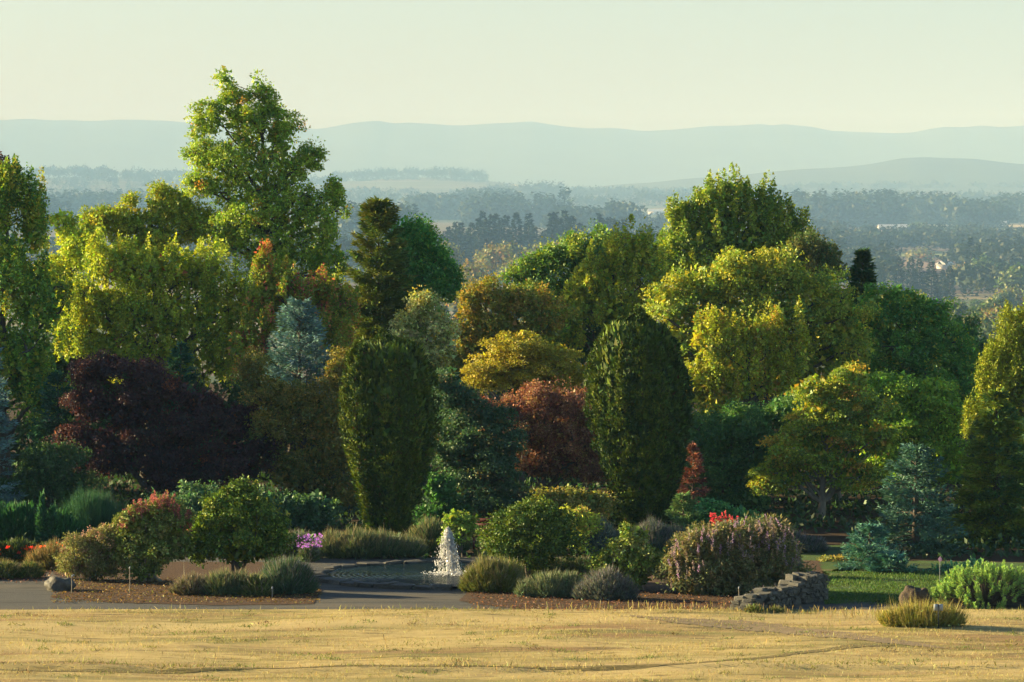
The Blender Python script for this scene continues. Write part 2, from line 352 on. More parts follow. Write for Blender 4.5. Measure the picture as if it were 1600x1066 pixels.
def lobe_crown(rng, lobes, D, leaf, pal, k=1.35, clump=.42, style='round', upness=.35, shag=.24, back=.5, inner=.10, colvar=.22, mixrate=.25, holes=0.3, sub=True):
    """leaf clumps over a set of lobes. lobes: (px, py, rx_px, ry_px[, dy_m[, depth_px]])"""
    s = D / F; parts = []; tips = []; cents = []
    E = []; M_ = []
    for l in lobes:
        dy = l[4] if len(l) > 4 else 0.0
        c = P(l[0], l[1], D + dy); sc = (D + dy) / F
        rx, rz = l[2] * sc, l[3] * sc; ry = (l[5] * sc if len(l) > 5 else (.55 * rx + .45 * min(rx, rz)))
        M_.append((c, np.array([rx, ry, rz])))
    ll, lw = leaf
    la = ll * lw * .5
    for c, r in M_:
        ni = int((.75 if TRIMODE[0] else 1.1) * 12.6 * (r[0] * r[1] * r[2]) ** (2 / 3) / (la * 6.0) * (inner / .10))
        if ni > 0:
            pi = c + rdirs(rng, ni) * r * ((rng.uniform(.30, .74, ni) ** .8)[:, None])
            parts.append(leaves(pi, rdirs(rng, ni), rdirs(rng, ni), np.full(ni, ll * 2.6), np.full(ni, lw * 2.6), tint(rng, pick(rng, pal, ni), .2)))
        rm = (r[0] * r[1] * r[2]) ** (1 / 3)
        if rm < clump * 1.7 or not sub: E.append((c, r)); continue
        ns = int(np.clip(9 * (rm / (clump * 3)) ** .8, 6, 16))
        d = rdirs(rng, ns * 3); d = d[(d[:, 2] > -.75) & ~((d[:, 1] > .4) & (rng.random(ns * 3) > .6))][:ns]
        for q in d:
            sr = rng.uniform(.34, .54)
            shp = np.array([.85, .85, 1.35]) if style == 'spire' else (np.array([1.25, 1.25, .62]) if style == 'layer' else np.array([1.05, 1.05, .9]))
            E.append((c + q * r * rng.uniform(.56, .74), r * sr * shp))
    per = max(14, int(1.9 * clump * clump * 3.1 / la * .55))
    for ei, (c, r) in enumerate(E):
        area = 4 * np.pi * ((((r[0] * r[1]) ** 1.6 + (r[0] * r[2]) ** 1.6 + (r[1] * r[2]) ** 1.6) / 3) ** (1 / 1.6))
        nl = (.44 if TRIMODE[0] else .62) * k * area / la; nc = max(5, int(nl / per * 1.0))
        d = rdirs(rng, nc * 2)
        ph = rng.uniform(0, 6.28, 6)
        lump = 1 + shag * (np.sin(d[:, 0] * 5 + ph[0]) * np.sin(d[:, 2] * 5.5 + ph[1]) + .6 * np.sin(d[:, 0] * 11 + ph[2] + d[:, 1] * 4) * np.sin(d[:, 2] * 9 + ph[3]))
        rad = rng.uniform(.74, 1.04, len(d)) * lump; ex = rng.random(len(d)) < .06; rad[ex] *= rng.uniform(1.03, 1.16, int(ex.sum()))
        p = c + d * r * rad[:, None]
        keep = np.ones(len(d), bool)
        keep &= ~((d[:, 1] > .25) & (rng.random(len(d)) > back))
        keep &= ~((d[:, 2] < -.55) & (rng.random(len(d)) > .55))
        for ej, (c2, r2) in enumerate(E):
            if ej != ei:
                q = np.linalg.norm((p - c2) / r2, axis=1); keep &= ~(q < .80)
        if holes: keep &= ~((np.sin(p[:, 0] * 1.6 / clump + ph[4] + .8 * np.sin(p[:, 2] * 2)) * np.sin(p[:, 2] * 1.7 / clump + ph[5] + p[:, 1]) > 1 - holes * 1.5))
        p = p[keep][:nc]; d = d[keep][:nc]
        if not len(p): continue
        cr = clump * np.exp(rng.normal(size=len(p)) * .25); cc = pick(rng, pal, len(p))
        if style == 'spire': sh = np.array([.55, .55, 1.5])
        elif style == 'layer': sh = np.array([1.25, 1.25, .38])
        elif style == 'droop': sh = np.array([.6, .6, 1.35])
        else: sh = np.array([1.05, 1.05, .8])
        g = rng.normal(size=(len(p), per, 3)); g = g / np.linalg.norm(g, axis=2, keepdims=True) * rng.random((len(p), per, 1)) ** .5
        if style == 'spire': g[:, :, :2] *= (1 - .75 * np.clip(g[:, :, 2:3], 0, 1))
        off = g * sh * cr[:, None, None]
        if style == 'layer': off[:, :, 2] -= .35 * (off[:, :, 0] ** 2 + off[:, :, 1] ** 2) / cr[:, None]
        pos = (p[:, None] + off).reshape(-1, 3)
        N = len(pos)
        outd = np.repeat(d[:, None], per, 1).reshape(-1, 3); loc = unit(off.reshape(-1, 3) + 1e-6)
        nrm = unit(outd * .5 + loc * .7 + np.array([0, 0, upness]) + rng.normal(size=(N, 3)) * .55)
        if style == 'spire': u = unit(loc * .7 + outd * .2 + np.array([0, 0, .15]) + rng.normal(size=(N, 3)) * .6)
        elif style == 'droop': u = unit(loc * .4 + np.array([0, 0, -.9]) + rng.normal(size=(N, 3)) * .35)
        else: u = unit(loc * .8 + outd * .3 + np.array([0, 0, -.25]) + rng.normal(size=(N, 3)) * .6)
        col = np.repeat(cc[:, None], per, 1).reshape(-1, 3)
        rep = rng.random(N) < mixrate; col[rep] = pick(rng, pal, int(rep.sum()))
        col = tint(rng, col, colvar)
        sz = np.exp(rng.normal(size=N) * .22)
        parts.append(leaves(pos, u, nrm, ll * sz, lw * sz, col))
        cents.append(c); m = min(len(p), 5); tips.append((c, p[rng.choice(len(p), m, replace=False)]))
    return parts, cents, tips, M_

def broad_tree(name, label, base_px, D, lobes, leaf, pal, seed, cat="tree", k=1.35, clump=.42, style='round', trunk=.16, bark=None, mat=None,
               group=None, lean=0.0, part="crown", fork=.45, stems=1, z0=None, **kw):
    rng = np.random.default_rng(seed)
    bx = X(base_px, D); bz = float(ground_z(bx, D)) - .05 if z0 is None else z0
    root = empty(name, (bx, D, bz), label, cat, group); O = np.array([bx, D, bz])
    TRIMODE[0] = D > 122
    if D > 122 and leaf[0] < .16: leaf = (leaf[0] * .68, leaf[1] * .68)
    parts, cents, tips, E = lobe_crown(rng, lobes, D, leaf, pal, k, clump, style, **kw)
    TRIMODE[0] = False
    parts = [(v - O, f, c) for v, f, c in parts]
    obj(part, foliage_mesh(part, parts, mat or M_LEAF), root)
    tubes = []
    top = max(c[2] + e[2] * .55 for (c, e) in E) - bz
    cx = np.mean([c[0] for c in cents]) - bx; cyy = np.mean([c[1] for c in cents]) - D
    starts = []
    for sidx in range(stems):
        a = np.array([rng.normal() * .18 * (stems > 1), rng.normal() * .15 * (stems > 1), 0])
        mid = np.array([cx * .35 + rng.normal() * .1, cyy * .3, top * fork])
        if stems > 1: mid = mid + np.array([rng.normal() * .4, rng.normal() * .3, 0])
        tb = np.array([cx * .9, cyy * .8, top * .92])
        if stems > 1: tb = tb + np.array([rng.normal() * .5, rng.normal() * .3, -top * .2])
        t = np.linspace(0, 1, 12)[:, None]
        pth = (1 - t) ** 2 * a + 2 * t * (1 - t) * mid + t * t * tb
        pth[1:-1] += rng.normal(size=(10, 3)) * trunk * .25
        rr = trunk * (1 - .86 * t[:, 0]) * (1 + .5 * np.exp(-t[:, 0] * 18))
        tubes.append(tube(pth, rr, 9)); starts.append((pth, rr))
    for ti, (c, tp) in enumerate(tips):
        if ti % 3 and len(tips) > 24: continue
        pth, rr = starts[rng.integers(len(starts))]
        cl = c - O; h = max(.12 * top, cl[2] - np.linalg.norm(cl[:2] - pth[-1][:2]) * .6 - .4)
        i = int(np.argmin(np.abs(pth[:, 2] - h))); r0 = max(.018, rr[i] * .55)
        tubes.append(limb(rng, pth[i], cl, r0, r0 * .4))
        for q in tp[:8]: tubes.append(limb(rng, cl, q - O, max(.008, r0 * .38), .006, 5))
    obj("trunk" if trunk > .07 else "stems", wood_mesh("trunk", tubes, bark or M_BARK), root)
    return root

def conifer(name, label, base_px, D, z_low_py, top_py, R_px, leaf, pal, seed, prof=None, droop=.15, nb=None, cat="tree", per=46, group=None, mat=None, dens=1.0,
            bx=None, trunk=.13, upturn=.35, splay=.33):
    rng = np.random.default_rng(seed); s = D / F
    x0 = X(base_px, D); bz = float(ground_z(x0, D)) - .05
    zt = P(base_px, top_py, D)[2]; zl = max(bz + .1, P(base_px, z_low_py, D)[2]); H = zt - zl; R = R_px * s
    root = empty(name, (x0, D, bz), label, cat, group)
    prof = prof or (lambda t: (1 - t) ** .8 * (1 - .25 * np.exp(-t * 9)))
    nb = nb or int(H * R * 26 * dens) + 20
    t = rng.random(nb) ** 1.25; t[:6] = .96
    L = R * prof(t) * rng.uniform(.72, 1.12, nb) + .05; az = rng.uniform(0, 2 * np.pi, nb)
    d = np.stack([np.cos(az), np.sin(az), np.zeros(nb)], -1); side = np.stack([-np.sin(az), np.cos(az), np.zeros(nb)], -1)
    o = np.stack([np.zeros(nb), np.zeros(nb), zl - bz + t * H], -1)
    cnt = np.clip((per * (.35 + L / R) * dens).astype(int), 6, 400)
    bi = np.repeat(np.arange(nb), cnt); n = len(bi)
    q = rng.random(n) ** .6; sd = rng.uniform(-1, 1, n)
    Lb = L[bi]; slope = (-droop + (upturn + droop) * t[bi])
    pos = o[bi] + d[bi] * (Lb * q)[:, None] + side[bi] * (sd * Lb * splay * (1.05 - q * .75))[:, None]
    pos[:, 2] += slope * Lb * q - .18 * Lb * q * (1 - q) * 1.5 + .10 * Lb * np.clip(q - .7, 0, 1) + rng.normal(size=n) * .035
    u = unit(d[bi] * .9 + side[bi] * (sd * .9)[:, None] + np.array([0, 0, .12]) + rng.normal(size=(n, 3)) * .33)
    nrm = unit(np.array([0, 0, 1.0]) + rng.normal(size=(n, 3)) * .55)
    cb = pick(rng, pal, nb)[bi]
    sz = np.exp(rng.normal(size=n) * .2); TRIMODE[0] = True
    parts = [leaves(pos, u, nrm, leaf[0] * sz, leaf[1] * sz, tint(rng, cb, .2) * .82, fold=.15)]
    # leader
    m = 26; pl = np.stack([rng.normal(size=m) * .02, rng.normal(size=m) * .02, np.linspace(zt - bz - .35, zt - bz, m)], -1)
    parts.append(leaves(pl, unit(rng.normal(size=(m, 3)) * .7 + np.array([0, 0, .8])), rdirs(rng, m), np.full(m, leaf[0]), np.full(m, leaf[1]), tint(rng, pick(rng, pal, m), .2)))
    TRIMODE[0] = False
    obj("crown", foliage_mesh("crown", parts, mat or M_NEEDLE), root)
    z = np.linspace(0, zt - bz, 8); tubes = [tube(np.stack([np.zeros(8), np.zeros(8), z], -1), trunk * (1 - z / z[-1] * .93), 8)]
    for b in rng.choice(nb, min(nb, 60), replace=False):
        e = o[b] + d[b] * L[b] * .75; e[2] += (-droop + (upturn + droop) * t[b]) * L[b] * .75 - .1 * L[b]
        tubes.append(limb(rng, o[b], e, .02 + .012 * L[b], .006, 5, .02))
    obj("trunk", wood_mesh("trunk", tubes, M_BARK), root)
    return root

def column_yew(name, label, px, D, top_py, base_py, prof, seed, pal):
    """upright yew: vertical plumes packed round a vase-shaped column. prof: (py, left_px, right_px)"""
    rng = np.random.default_rng(seed); s = D / F
    bx = X(px, D); root = empty(name, (bx, D, -.05), label, "tree"); O = np.array([bx, D, -.05])
    pr = np.array(prof, float); zz = np.array([P(px, q, D)[2] + .05 for q in pr[:, 0]])[::-1]
    xl = ((pr[:, 1] - px) * s)[::-1]; xr = ((pr[:, 2] - px) * s)[::-1]
    parts = []; TRIMODE[0] = True
    ztop = zz[-1]; ncol = 38
    for i in range(ncol + 16):
        inner = i >= ncol
        a = rng.uniform(0, 2 * np.pi) if inner else 2 * np.pi * (i + rng.uniform(-.35, .35)) / ncol
        ca, sa = np.cos(a), np.sin(a)
        h1 = ztop * (rng.uniform(.93, 1.035) if inner else (rng.uniform(.86, 1.0) if rng.random() < .72 else rng.uniform(.45, .8)))
        f = rng.uniform(.1, .6) if inner else rng.uniform(.85, 1.0)
        cr = rng.uniform(.16, .30); z0 = h1 * .72 if inner else 0.05
        m = int((h1 - z0) * 560); q = rng.random(m); z = z0 + (h1 - z0) * q
        # tufts along the column
        tuft = np.round(q * (h1 - z0) / .16 + rng.normal(size=m) * .18); ta = np.sin(tuft * 12.9898 + i * 7.1) * 43758.5; ta = (ta - np.floor(ta)) * 6.283
        th = ta + rng.normal(size=m) * .75
        rad = cr * (1 - .85 * np.clip((q - .72) / .28, 0, 1) ** 1.3) * (.78 + .3 * rng.random(m) ** .5 + .14 * np.sin(ta * 3))
        l = np.interp(z, zz, xl); r = np.interp(z, zz, xr); c = (l + r) / 2; hw = (r - l) / 2; cs = np.clip(hw / 1.35, .35, 1); hw = np.maximum(hw - cr * cs * 1.0, .02); rad = rad * cs
        wv = .035 * np.sin(z * 2.1 + i) + .02 * np.sin(z * 5.3 + 2 * i)
        o_ = np.stack([np.cos(th), np.sin(th), np.zeros(m)], -1)
        pos = np.stack([c + (hw * f + wv) * ca, (hw * f + wv) * sa * .95, z], -1) + o_ * rad[:, None]
        u = unit(np.array([0, 0, .7]) + o_ * .6 + rng.normal(size=(m, 3)) * .42)
        nrm = unit(o_ + rng.normal(size=(m, 3)) * .55)
        cc = tint(rng, np.repeat(pick(rng, pal, 1), m, 0), .25)
        dead = rng.random(m) < .03; cc[dead] = [.09, .055, .02]
        sz = np.exp(rng.normal(size=m) * .25)
        parts.append(leaves(pos, u, nrm, .10 * sz, .040 * sz, cc))
    m = 9000; z = rng.uniform(.05, ztop * .93, m); a = rng.uniform(0, 2 * np.pi, m)
    l = np.interp(z, zz, xl); r = np.interp(z, zz, xr); c = (l + r) / 2; hw = (r - l) / 2 * rng.uniform(.55, .78, m)
    pos = np.stack([c + hw * np.cos(a), hw * .95 * np.sin(a), z], -1); out = np.stack([np.cos(a), np.sin(a), np.zeros(m)], -1)
    parts.append(leaves(pos, unit(np.array([0, 0, 1.]) + rng.normal(size=(m, 3)) * .35), unit(out + rng.normal(size=(m, 3)) * .4), np.full(m, .30), np.full(m, .15), tint(rng, pick(rng, pal, m), .2)))
    TRIMODE[0] = False
    obj("crown", foliage_mesh("crown", parts, M_NEEDLE), root)
    tubes = []
    for i in range(7):
        a = i * .9; t = np.linspace(0, 1, 8); z = t * ztop * .8
        l = np.interp(z, zz, xl); r = np.interp(z, zz, xr)
        tubes.append(tube(np.stack([(l + r) / 2 + (r - l) / 2 * .45 * np.cos(a), (r - l) / 2 * .45 * np.sin(a), z], -1), .06 * (1 - t * .8), 6))
    obj("trunk", wood_mesh("trunk", tubes, M_BARK), root)

def mound(name, label, lobes, D, pal, tips, seed,  n_m2=620, blade=(.32, .016), cat="shrub", rise=.8, part="foliage", tipshare=.5, group=None, mat=None, wide=.35, tiplen=1.35, basecover=900):
    """low plant of many stems. lobes: (px, base_py, rx_px, height_px[, dy])"""
    global GAIN
    GAIN = 1.15; rng = np.random.default_rng(seed)
    bx = X(lobes[0][0], D); O = np.array([bx, D, 0]); root = empty(name, (bx, D, 0), label, cat, group)
    parts = []; tp = []
    for l in lobes:
        dy = l[4] if len(l) > 4 else 0; d = D + dy; s = d / F
        cx = X(l[0], d) - bx; rx = l[2] * s; h = l[3] * s; ry = rx * .8 if len(l) < 6 else l[5]
        area = 2 * np.pi * rx * max(ry, h) ; n = int(n_m2 * area)
        v = rdirs(rng, n); v[:, 2] = np.abs(v[:, 2])
        lump = 1 + .13 * np.sin(v[:, 0] * 7 + seed) * np.sin(v[:, 1] * 6 + v[:, 2] * 5) + rng.normal(size=n) * .05
        bl = blade[0] * np.exp(rng.normal(size=n) * .22)
        istip = rng.random(n) < tipshare * np.clip(v[:, 2] * 1.6, 0, 1); bl = np.where(istip, bl * tiplen, bl)
        tip = v * np.array([rx, ry, h]) * lump[:, None]
        u = unit(v * np.array([1, 1, rise]) + np.array([0, 0, rise * .8]) + rng.normal(size=(n, 3)) * .22)
        pos = tip - u * bl[:, None] * .7 + np.array([cx, dy, 0]); pos[:, 2] = np.maximum(pos[:, 2], .0)
        col = tint(rng, pick(rng, pal, n), .2); tcol = np.where(istip[:, None], tint(rng, pick(rng, tips, n), .2), col)
        nrm = unit(v + rng.normal(size=(n, 3)) * .7)
        parts.append(leaves(pos, u, nrm, bl, blade[1] * np.where(istip, 1.15, 1.0), col, tipcol=tcol, up_wide=wide))
        m = int(basecover * area * .35)
        if m:
            v = rdirs(rng, m); v[:, 2] = np.abs(v[:, 2])
            pos = v * np.array([rx, ry, h]) * rng.uniform(.45, .85, m)[:, None] + np.array([cx, dy, 0])
            parts.append(leaves(pos, unit(v * .4 + rng.normal(size=(m, 3))), unit(v + rng.normal(size=(m, 3)) * .5), np.full(m, .12), np.full(m, .05), tint(rng, pick(rng, pal, m), .2)))
    obj(part, foliage_mesh(part, parts, mat or M_BLADE), root); GAIN = 2.55
    return root

def flower_plumes(root, pts, pal, seed, h=.22, r=.05, per=46, name="flower_head", leaf=(.035, .026), up=(0, 0, 1), joined=True):
    """upright flower panicles on a shrub; pts in world space"""
    rng = np.random.default_rng(seed); O = np.array(root.location); parts = []
    for p in pts:
        hh = h * rng.uniform(.7, 1.25); q = rng.random(per); th = rng.uniform(0, 6.28, per)
        ax = unit(np.array(up) + rng.normal(size=3) * .18)
        rad = r * (1 - .75 * q) * rng.random(per) ** .5
        pos = np.asarray(p) - O + ax * (q * hh)[:, None] + np.stack([np.cos(th) * rad, np.sin(th) * rad, np.zeros(per)], -1)
        c = tint(rng, np.repeat(pick(rng, pal, 1), per, 0), .25)
        parts.append(leaves(pos, unit(ax + rng.normal(size=(per, 3)) * .8), rdirs(rng, per), np.full(per, leaf[0]), np.full(per, leaf[1]), c))
    o = obj(name, foliage_mesh(name, parts, M_PETAL), root); tag(o, kind="stuff"); return o

# palettes (leaf reflectance)
YG = [((.155, .150, .014), 3), ((.110, .125, .014), 3), ((.075, .105, .016), 2)]
GREEN = [((.055, .095, .014), 3), ((.085, .115, .014), 2), ((.038, .070, .014), 2)]
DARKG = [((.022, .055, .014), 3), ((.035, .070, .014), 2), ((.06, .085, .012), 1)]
TEALG = [((.020, .055, .034), 3), ((.030, .070, .042), 2)]
BLUE = [((.075, .12, .135), 3), ((.10, .15, .16), 2), ((.05, .085, .095), 2)]
MAROON = [((.022, .009, .011), 3), ((.030, .011, .011), 2), ((.016, .009, .012), 2), ((.075, .022, .010), .3)]
GOLD = [((.20, .125, .012), 3), ((.15, .115, .014), 2), ((.22, .10, .012), 1), ((.09, .09, .014), 1)]
RED = [((.080, .032, .021), 3), ((.115, .056, .030), 2), ((.055, .022, .016), 2), ((.12, .080, .03), 1.3)]
OLIVE = [((.085, .075, .016), 3), ((.12, .085, .016), 2), ((.06, .06, .014), 2)]
YEW = [((.028, .041, .006), 3), ((.042, .052, .006), 2), ((.015, .027, .006), 2)]
LAV = [((.075, .105, .050), 3), ((.10, .12, .05), 2), ((.055, .085, .05), 2)]

# ------------------------------------------------------------------ tall trees at the back of the garden
broad_tree("tall_maple", "tallest green tree, rising high above the ridge line with airy branches", 420, 150, [
    (352, 128, 13, 26), (362, 160, 26, 34), (402, 132, 9, 24), (414, 165, 18, 34), (328, 190, 26, 34), (385, 195, 44, 48), (440, 205, 30, 44), (322, 243, 34, 30), (372, 262, 58, 46), (438, 262, 42, 48),
    (482, 250, 22, 24), (326, 288, 38, 22), (395, 325, 62, 50), (455, 325, 48, 52), (500, 345, 40, 46), (523, 300, 13, 34), (360, 372, 44, 40), (430, 395, 60, 48), (505, 405, 42, 42),
    (300, 240, 16, 9), (305, 285, 18, 12), (495, 243, 14, 8), (310, 210, 14, 16), (450, 460, 60, 40)],
    (.115, .09), [((.085, .115, .012), 4), ((.12, .135, .012), 3), ((.055, .085, .014), 2), ((.22, .11, .012), .25)], 101, k=1.2, clump=.22, trunk=.24, holes=.25, inner=.05, back=.7, shag=.24)
broad_tree("maple_tree", "large green tree cut by the picture's left edge", 5, 137, [
    (18, 300, 26, 40), (-20, 330, 40, 60), (50, 345, 26, 60), (0, 420, 70, 70), (60, 470, 50, 70), (-40, 520, 60, 70), (30, 560, 70, 60), (70, 610, 60, 50)],
    (.13, .10), [((.06, .095, .012), 3), ((.11, .125, .012), 2), ((.14, .12, .012), 1), ((.035, .07, .014), 2)], 102, k=1.1, clump=.36, trunk=.22, style='spire', shag=.2)
broad_tree("purple_beech", "dark purple treetop peeking over the green tree at far left", 2, 147, [(0, 258, 16, 16), (10, 276, 18, 18), (-15, 300, 30, 40)],
    (.12, .10), MAROON, 103, k=1.2, clump=.3, trunk=.12)
broad_tree("locust_tree", "pale yellow green tree standing between the left edge tree and the broad maple", 105, 146, [
    (100, 348, 26, 22), (120, 390, 36, 40), (95, 440, 34, 50), (115, 500, 34, 40)],
    (.12, .10), [((.17, .165, .012), 3), ((.11, .13, .012), 3)], 104, k=1.15, clump=.34, trunk=.15, style='layer')
broad_tree("hornbeam_tree", "olive green tree behind the broad sunlit maple, tips against the blue valley", 230, 151, [
    (150, 350, 34, 26), (200, 345, 38, 28), (255, 330, 30, 34), (285, 318, 24, 24), (310, 355, 34, 34), (240, 375, 60, 36), (250, 302, 12, 12), (205, 312, 5, 9)],
    (.13, .10), [((.12, .12, .012), 3), ((.08, .10, .012), 3), ((.16, .13, .012), 1)], 105, k=1.1, clump=.30, trunk=.17, shag=.22)
broad_tree("broad_maple", "broad sunlit maple with bright yellow green leaves at left", 230, 140, [
    (170, 412, 46, 42), (225, 425, 50, 44), (285, 425, 44, 46), (330, 440, 36, 50), (135, 475, 46, 46), (195, 485, 56, 50), (260, 495, 56, 52), (330, 500, 48, 50),
    (120, 530, 44, 34), (190, 545, 60, 40), (270, 560, 60, 42), (350, 555, 46, 44), (370, 470, 26, 60)],
    (.115, .095), [((.15, .145, .012), 4), ((.105, .12, .012), 3), ((.07, .095, .012), 2), ((.15, .05, .02), .08)], 106, k=1.1, clump=.27, trunk=.2, shag=.2, style='spire')
broad_tree("sweetgum_tree", "autumn tinted tree with orange and red tips above the blue spruce", 455, 138, [
    (412, 425, 22, 36), (440, 445, 34, 36), (480, 462, 30, 30), (520, 460, 26, 30), (405, 480, 30, 40), (440, 500, 40, 36), (500, 500, 40, 34), (540, 480, 20, 26), (385, 540, 36, 50), (520, 540, 40, 36)],
    (.115, .09), [((.10, .10, .012), 4), ((.065, .085, .012), 4), ((.17, .07, .018), 1.1), ((.15, .035, .025), .6), ((.15, .11, .012), 1)], 107, k=1.05, clump=.25, trunk=.15, style='spire', mixrate=.3)
conifer("redwood_tree", "feathery brown green conifer with a visible pale trunk, left of the dense dark tree", 592, 146, 560, 320, 56, (.20, .055), [((.075, .090, .015), 3), ((.10, .095, .016), 2), ((.05, .075, .016), 2)], 108,
    prof=lambda t: np.clip((1 - t) ** .42 * (.6 + .4 * np.minimum(1, t * 5)), 0, 1), droop=.05, upturn=.9, dens=1.7, per=66, trunk=.14)
broad_tree("oak_tree", "dense dark green rounded tree against the valley, right of the feathery conifer", 655, 149, [
    (632, 365, 26, 30), (655, 375, 34, 36), (640, 420, 44, 46), (680, 415, 32, 44), (700, 415, 20, 14), (665, 455, 46, 34), (700, 450, 18, 30), (640, 495, 40, 36)],
    (.12, .10), [((.026, .075, .016), 4), ((.045, .095, .016), 2), ((.10, .12, .014), .5)], 109, k=1.3, clump=.28, trunk=.18)
broad_tree("whitebeam_tree", "sparse tree with pale silvery leaves behind the left yew", 665, 132, [
    (655, 478, 24, 26), (680, 505, 28, 32), (645, 520, 28, 30), (690, 550, 24, 36), (660, 560, 30, 30)],
    (.12, .085), [((.17, .16, .075), 3), ((.12, .12, .05), 3), ((.17, .125, .02), 1), ((.06, .075, .02), 2)], 110, k=.85, clump=.22, trunk=.09, holes=.3)
conifer("blue_spruce", "silvery blue spruce surrounded by autumn trees at left centre", 468, 132, 640, 474, 60, (.15, .042), BLUE, 111, droop=-.02, upturn=.9, dens=1.5, per=64, prof=lambda t: np.clip((1 - t) ** .5, 0, 1))
broad_tree("bronze_tree", "olive bronze tree low between the purple tree and the left yew", 470, 129.5, [
    (470, 625, 46, 34), (530, 590, 30, 44), (420, 612, 38, 32), (392, 580, 24, 30), (500, 650, 50, 40), (440, 665, 50, 44), (520, 700, 44, 50), (470, 740, 60, 50), (545, 770, 50, 50)],
    (.09, .07), [((.075, .058, .012), 3), ((.10, .072, .012), 2), ((.045, .048, .012), 3)], 112, k=1.1, clump=.27, trunk=.13)
broad_tree("chestnut_tree", "brownish gold tree behind the amber maple, right of the valley gap", 790, 138, [
    (735, 482, 26, 36), (780, 470, 36, 30), (825, 475, 34, 30), (740, 530, 30, 40), (790, 515, 40, 36), (850, 500, 40, 34), (720, 570, 24, 36)],
    (.12, .095), [((.095, .080, .012), 3), ((.11, .072, .012), 2), ((.055, .062, .012), 3)], 113, k=1.1, clump=.27, trunk=.15)
broad_tree("amber_maple", "amber yellow layered maple above the red maple", 815, 129, [
    (815, 545, 50, 34), (775, 570, 44, 26), (860, 560, 42, 34), (755, 592, 34, 18), (830, 590, 56, 24), (890, 585, 28, 26)],
    (.075, .06), [((.135, .100, .008), 4), ((.11, .090, .010), 3), ((.075, .070, .010), 2)], 114, k=1.25, clump=.26, style='layer', trunk=.1, part="crown")
broad_tree("red_maple", "red leaved maple between the two upright yews", 850, 125.5, [
    (790, 640, 36, 20), (848, 626, 44, 26), (905, 638, 44, 34), (757, 642, 26, 18), (775, 664, 34, 24), (820, 668, 56, 34), (885, 685, 54, 38), (850, 722, 50, 30), (915, 725, 34, 34), (935, 680, 30, 40)],
    (.075, .06), RED, 115, k=1.2, clump=.22, trunk=.1, mixrate=.4, holes=.45)
broad_tree("evergreen_shrub_tree", "dark evergreen tree just right of the left yew", 745, 123, [
    (720, 640, 36, 36), (755, 665, 50, 44), (710, 700, 40, 50), (770, 725, 50, 50), (730, 770, 50, 50), (790, 790, 40, 44), (700, 600, 26, 36)],
    (.10, .07), [((.018, .034, .018), 3), ((.024, .045, .026), 2), ((.05, .04, .016), .6)], 116, k=1.15, clump=.3, style='layer', trunk=.12)
# centre right row
broad_tree("linden_tree", "green tree with a dark crown right of the valley gap", 880, 152, [
    (822, 432, 26, 26), (862, 405, 30, 34), (900, 395, 36, 34), (945, 385, 34, 36), (850, 455, 44, 34), (915, 440, 50, 44), (965, 420, 40, 50), (800, 455, 16, 16)],
    (.13, .10), [((.045, .075, .014), 3), ((.095, .105, .012), 2), ((.03, .06, .016), 2)], 117, k=1.15, clump=.3, trunk=.18, shag=.2)
broad_tree("plane_tree", "yellow green tree with upright plumes left of the tall dome tree", 960, 145, [
    (925, 440, 30, 44), (965, 410, 26, 50), (1000, 390, 30, 34), (960, 480, 50, 40), (905, 480, 36, 34), (1010, 440, 36, 50), (880, 515, 44, 34), (985, 500, 44, 30)],
    (.125, .10), [((.14, .13, .012), 3), ((.09, .10, .012), 3), ((.05, .075, .014), 1)], 118, k=1.1, clump=.27, trunk=.16, style='spire', shag=.2)
broad_tree("dome_tree", "tall dome shaped tree right of centre, its top over the far valley", 1150, 157, [
    (1070, 335, 28, 26), (1110, 320, 36, 34), (1150, 315, 40, 36), (1195, 335, 42, 40), (1235, 365, 34, 36), (1075, 375, 36, 36), (1130, 365, 56, 46), (1190, 385, 56, 46), (1250, 395, 30, 30), (1040, 400, 30, 40), (1090, 420, 60, 44), (1160, 296, 8, 12), (1110, 293, 9, 12), (1136, 290, 6, 12)],
    (.14, .11), [((.085, .10, .012), 3), ((.055, .08, .014), 3), ((.125, .12, .012), 1.5)], 119, k=1.15, clump=.3, trunk=.26, shag=.2, style='spire')
broad_tree("copper_tree", "brownish dark treetop behind the big rounded maple", 1275, 150, [
    (1265, 392, 34, 22), (1295, 402, 24, 26), (1240, 410, 30, 22), (1280, 430, 36, 30)], (.12, .10), [((.05, .05, .018), 3), ((.09, .065, .016), 1), ((.03, .045, .016), 2)], 120, k=1.2, clump=.27, trunk=.14)
conifer("fir_tree", "small dark conifer tip at the right shoulder of the tree mass", 1348, 150, 560, 392, 48, (.20, .06), [((.02, .05, .022), 3), ((.04, .06, .018), 2)], 121, dens=1.7, per=50, upturn=.8, prof=lambda t: np.clip((1 - t) ** .9, 0, 1))
broad_tree("big_maple", "biggest rounded maple, bright on its left and shaded to the right", 1180, 139, [
    (1150, 425, 50, 42), (1095, 450, 46, 42), (1200, 440, 60, 44), (1050, 480, 44, 40), (1120, 500, 60, 50), (1190, 500, 70, 56), (1260, 460, 56, 44), (1300, 500, 56, 56), (1060, 540, 50, 46), (1240, 560, 70, 60), (1130, 570, 60, 46), (1320, 560, 50, 60), (1210, 415, 40, 26)],
    (.125, .10), [((.135, .12, .012), 3), ((.09, .10, .014), 3), ((.055, .08, .014), 2)], 122, k=1.15, clump=.30, trunk=.28, shag=.2)
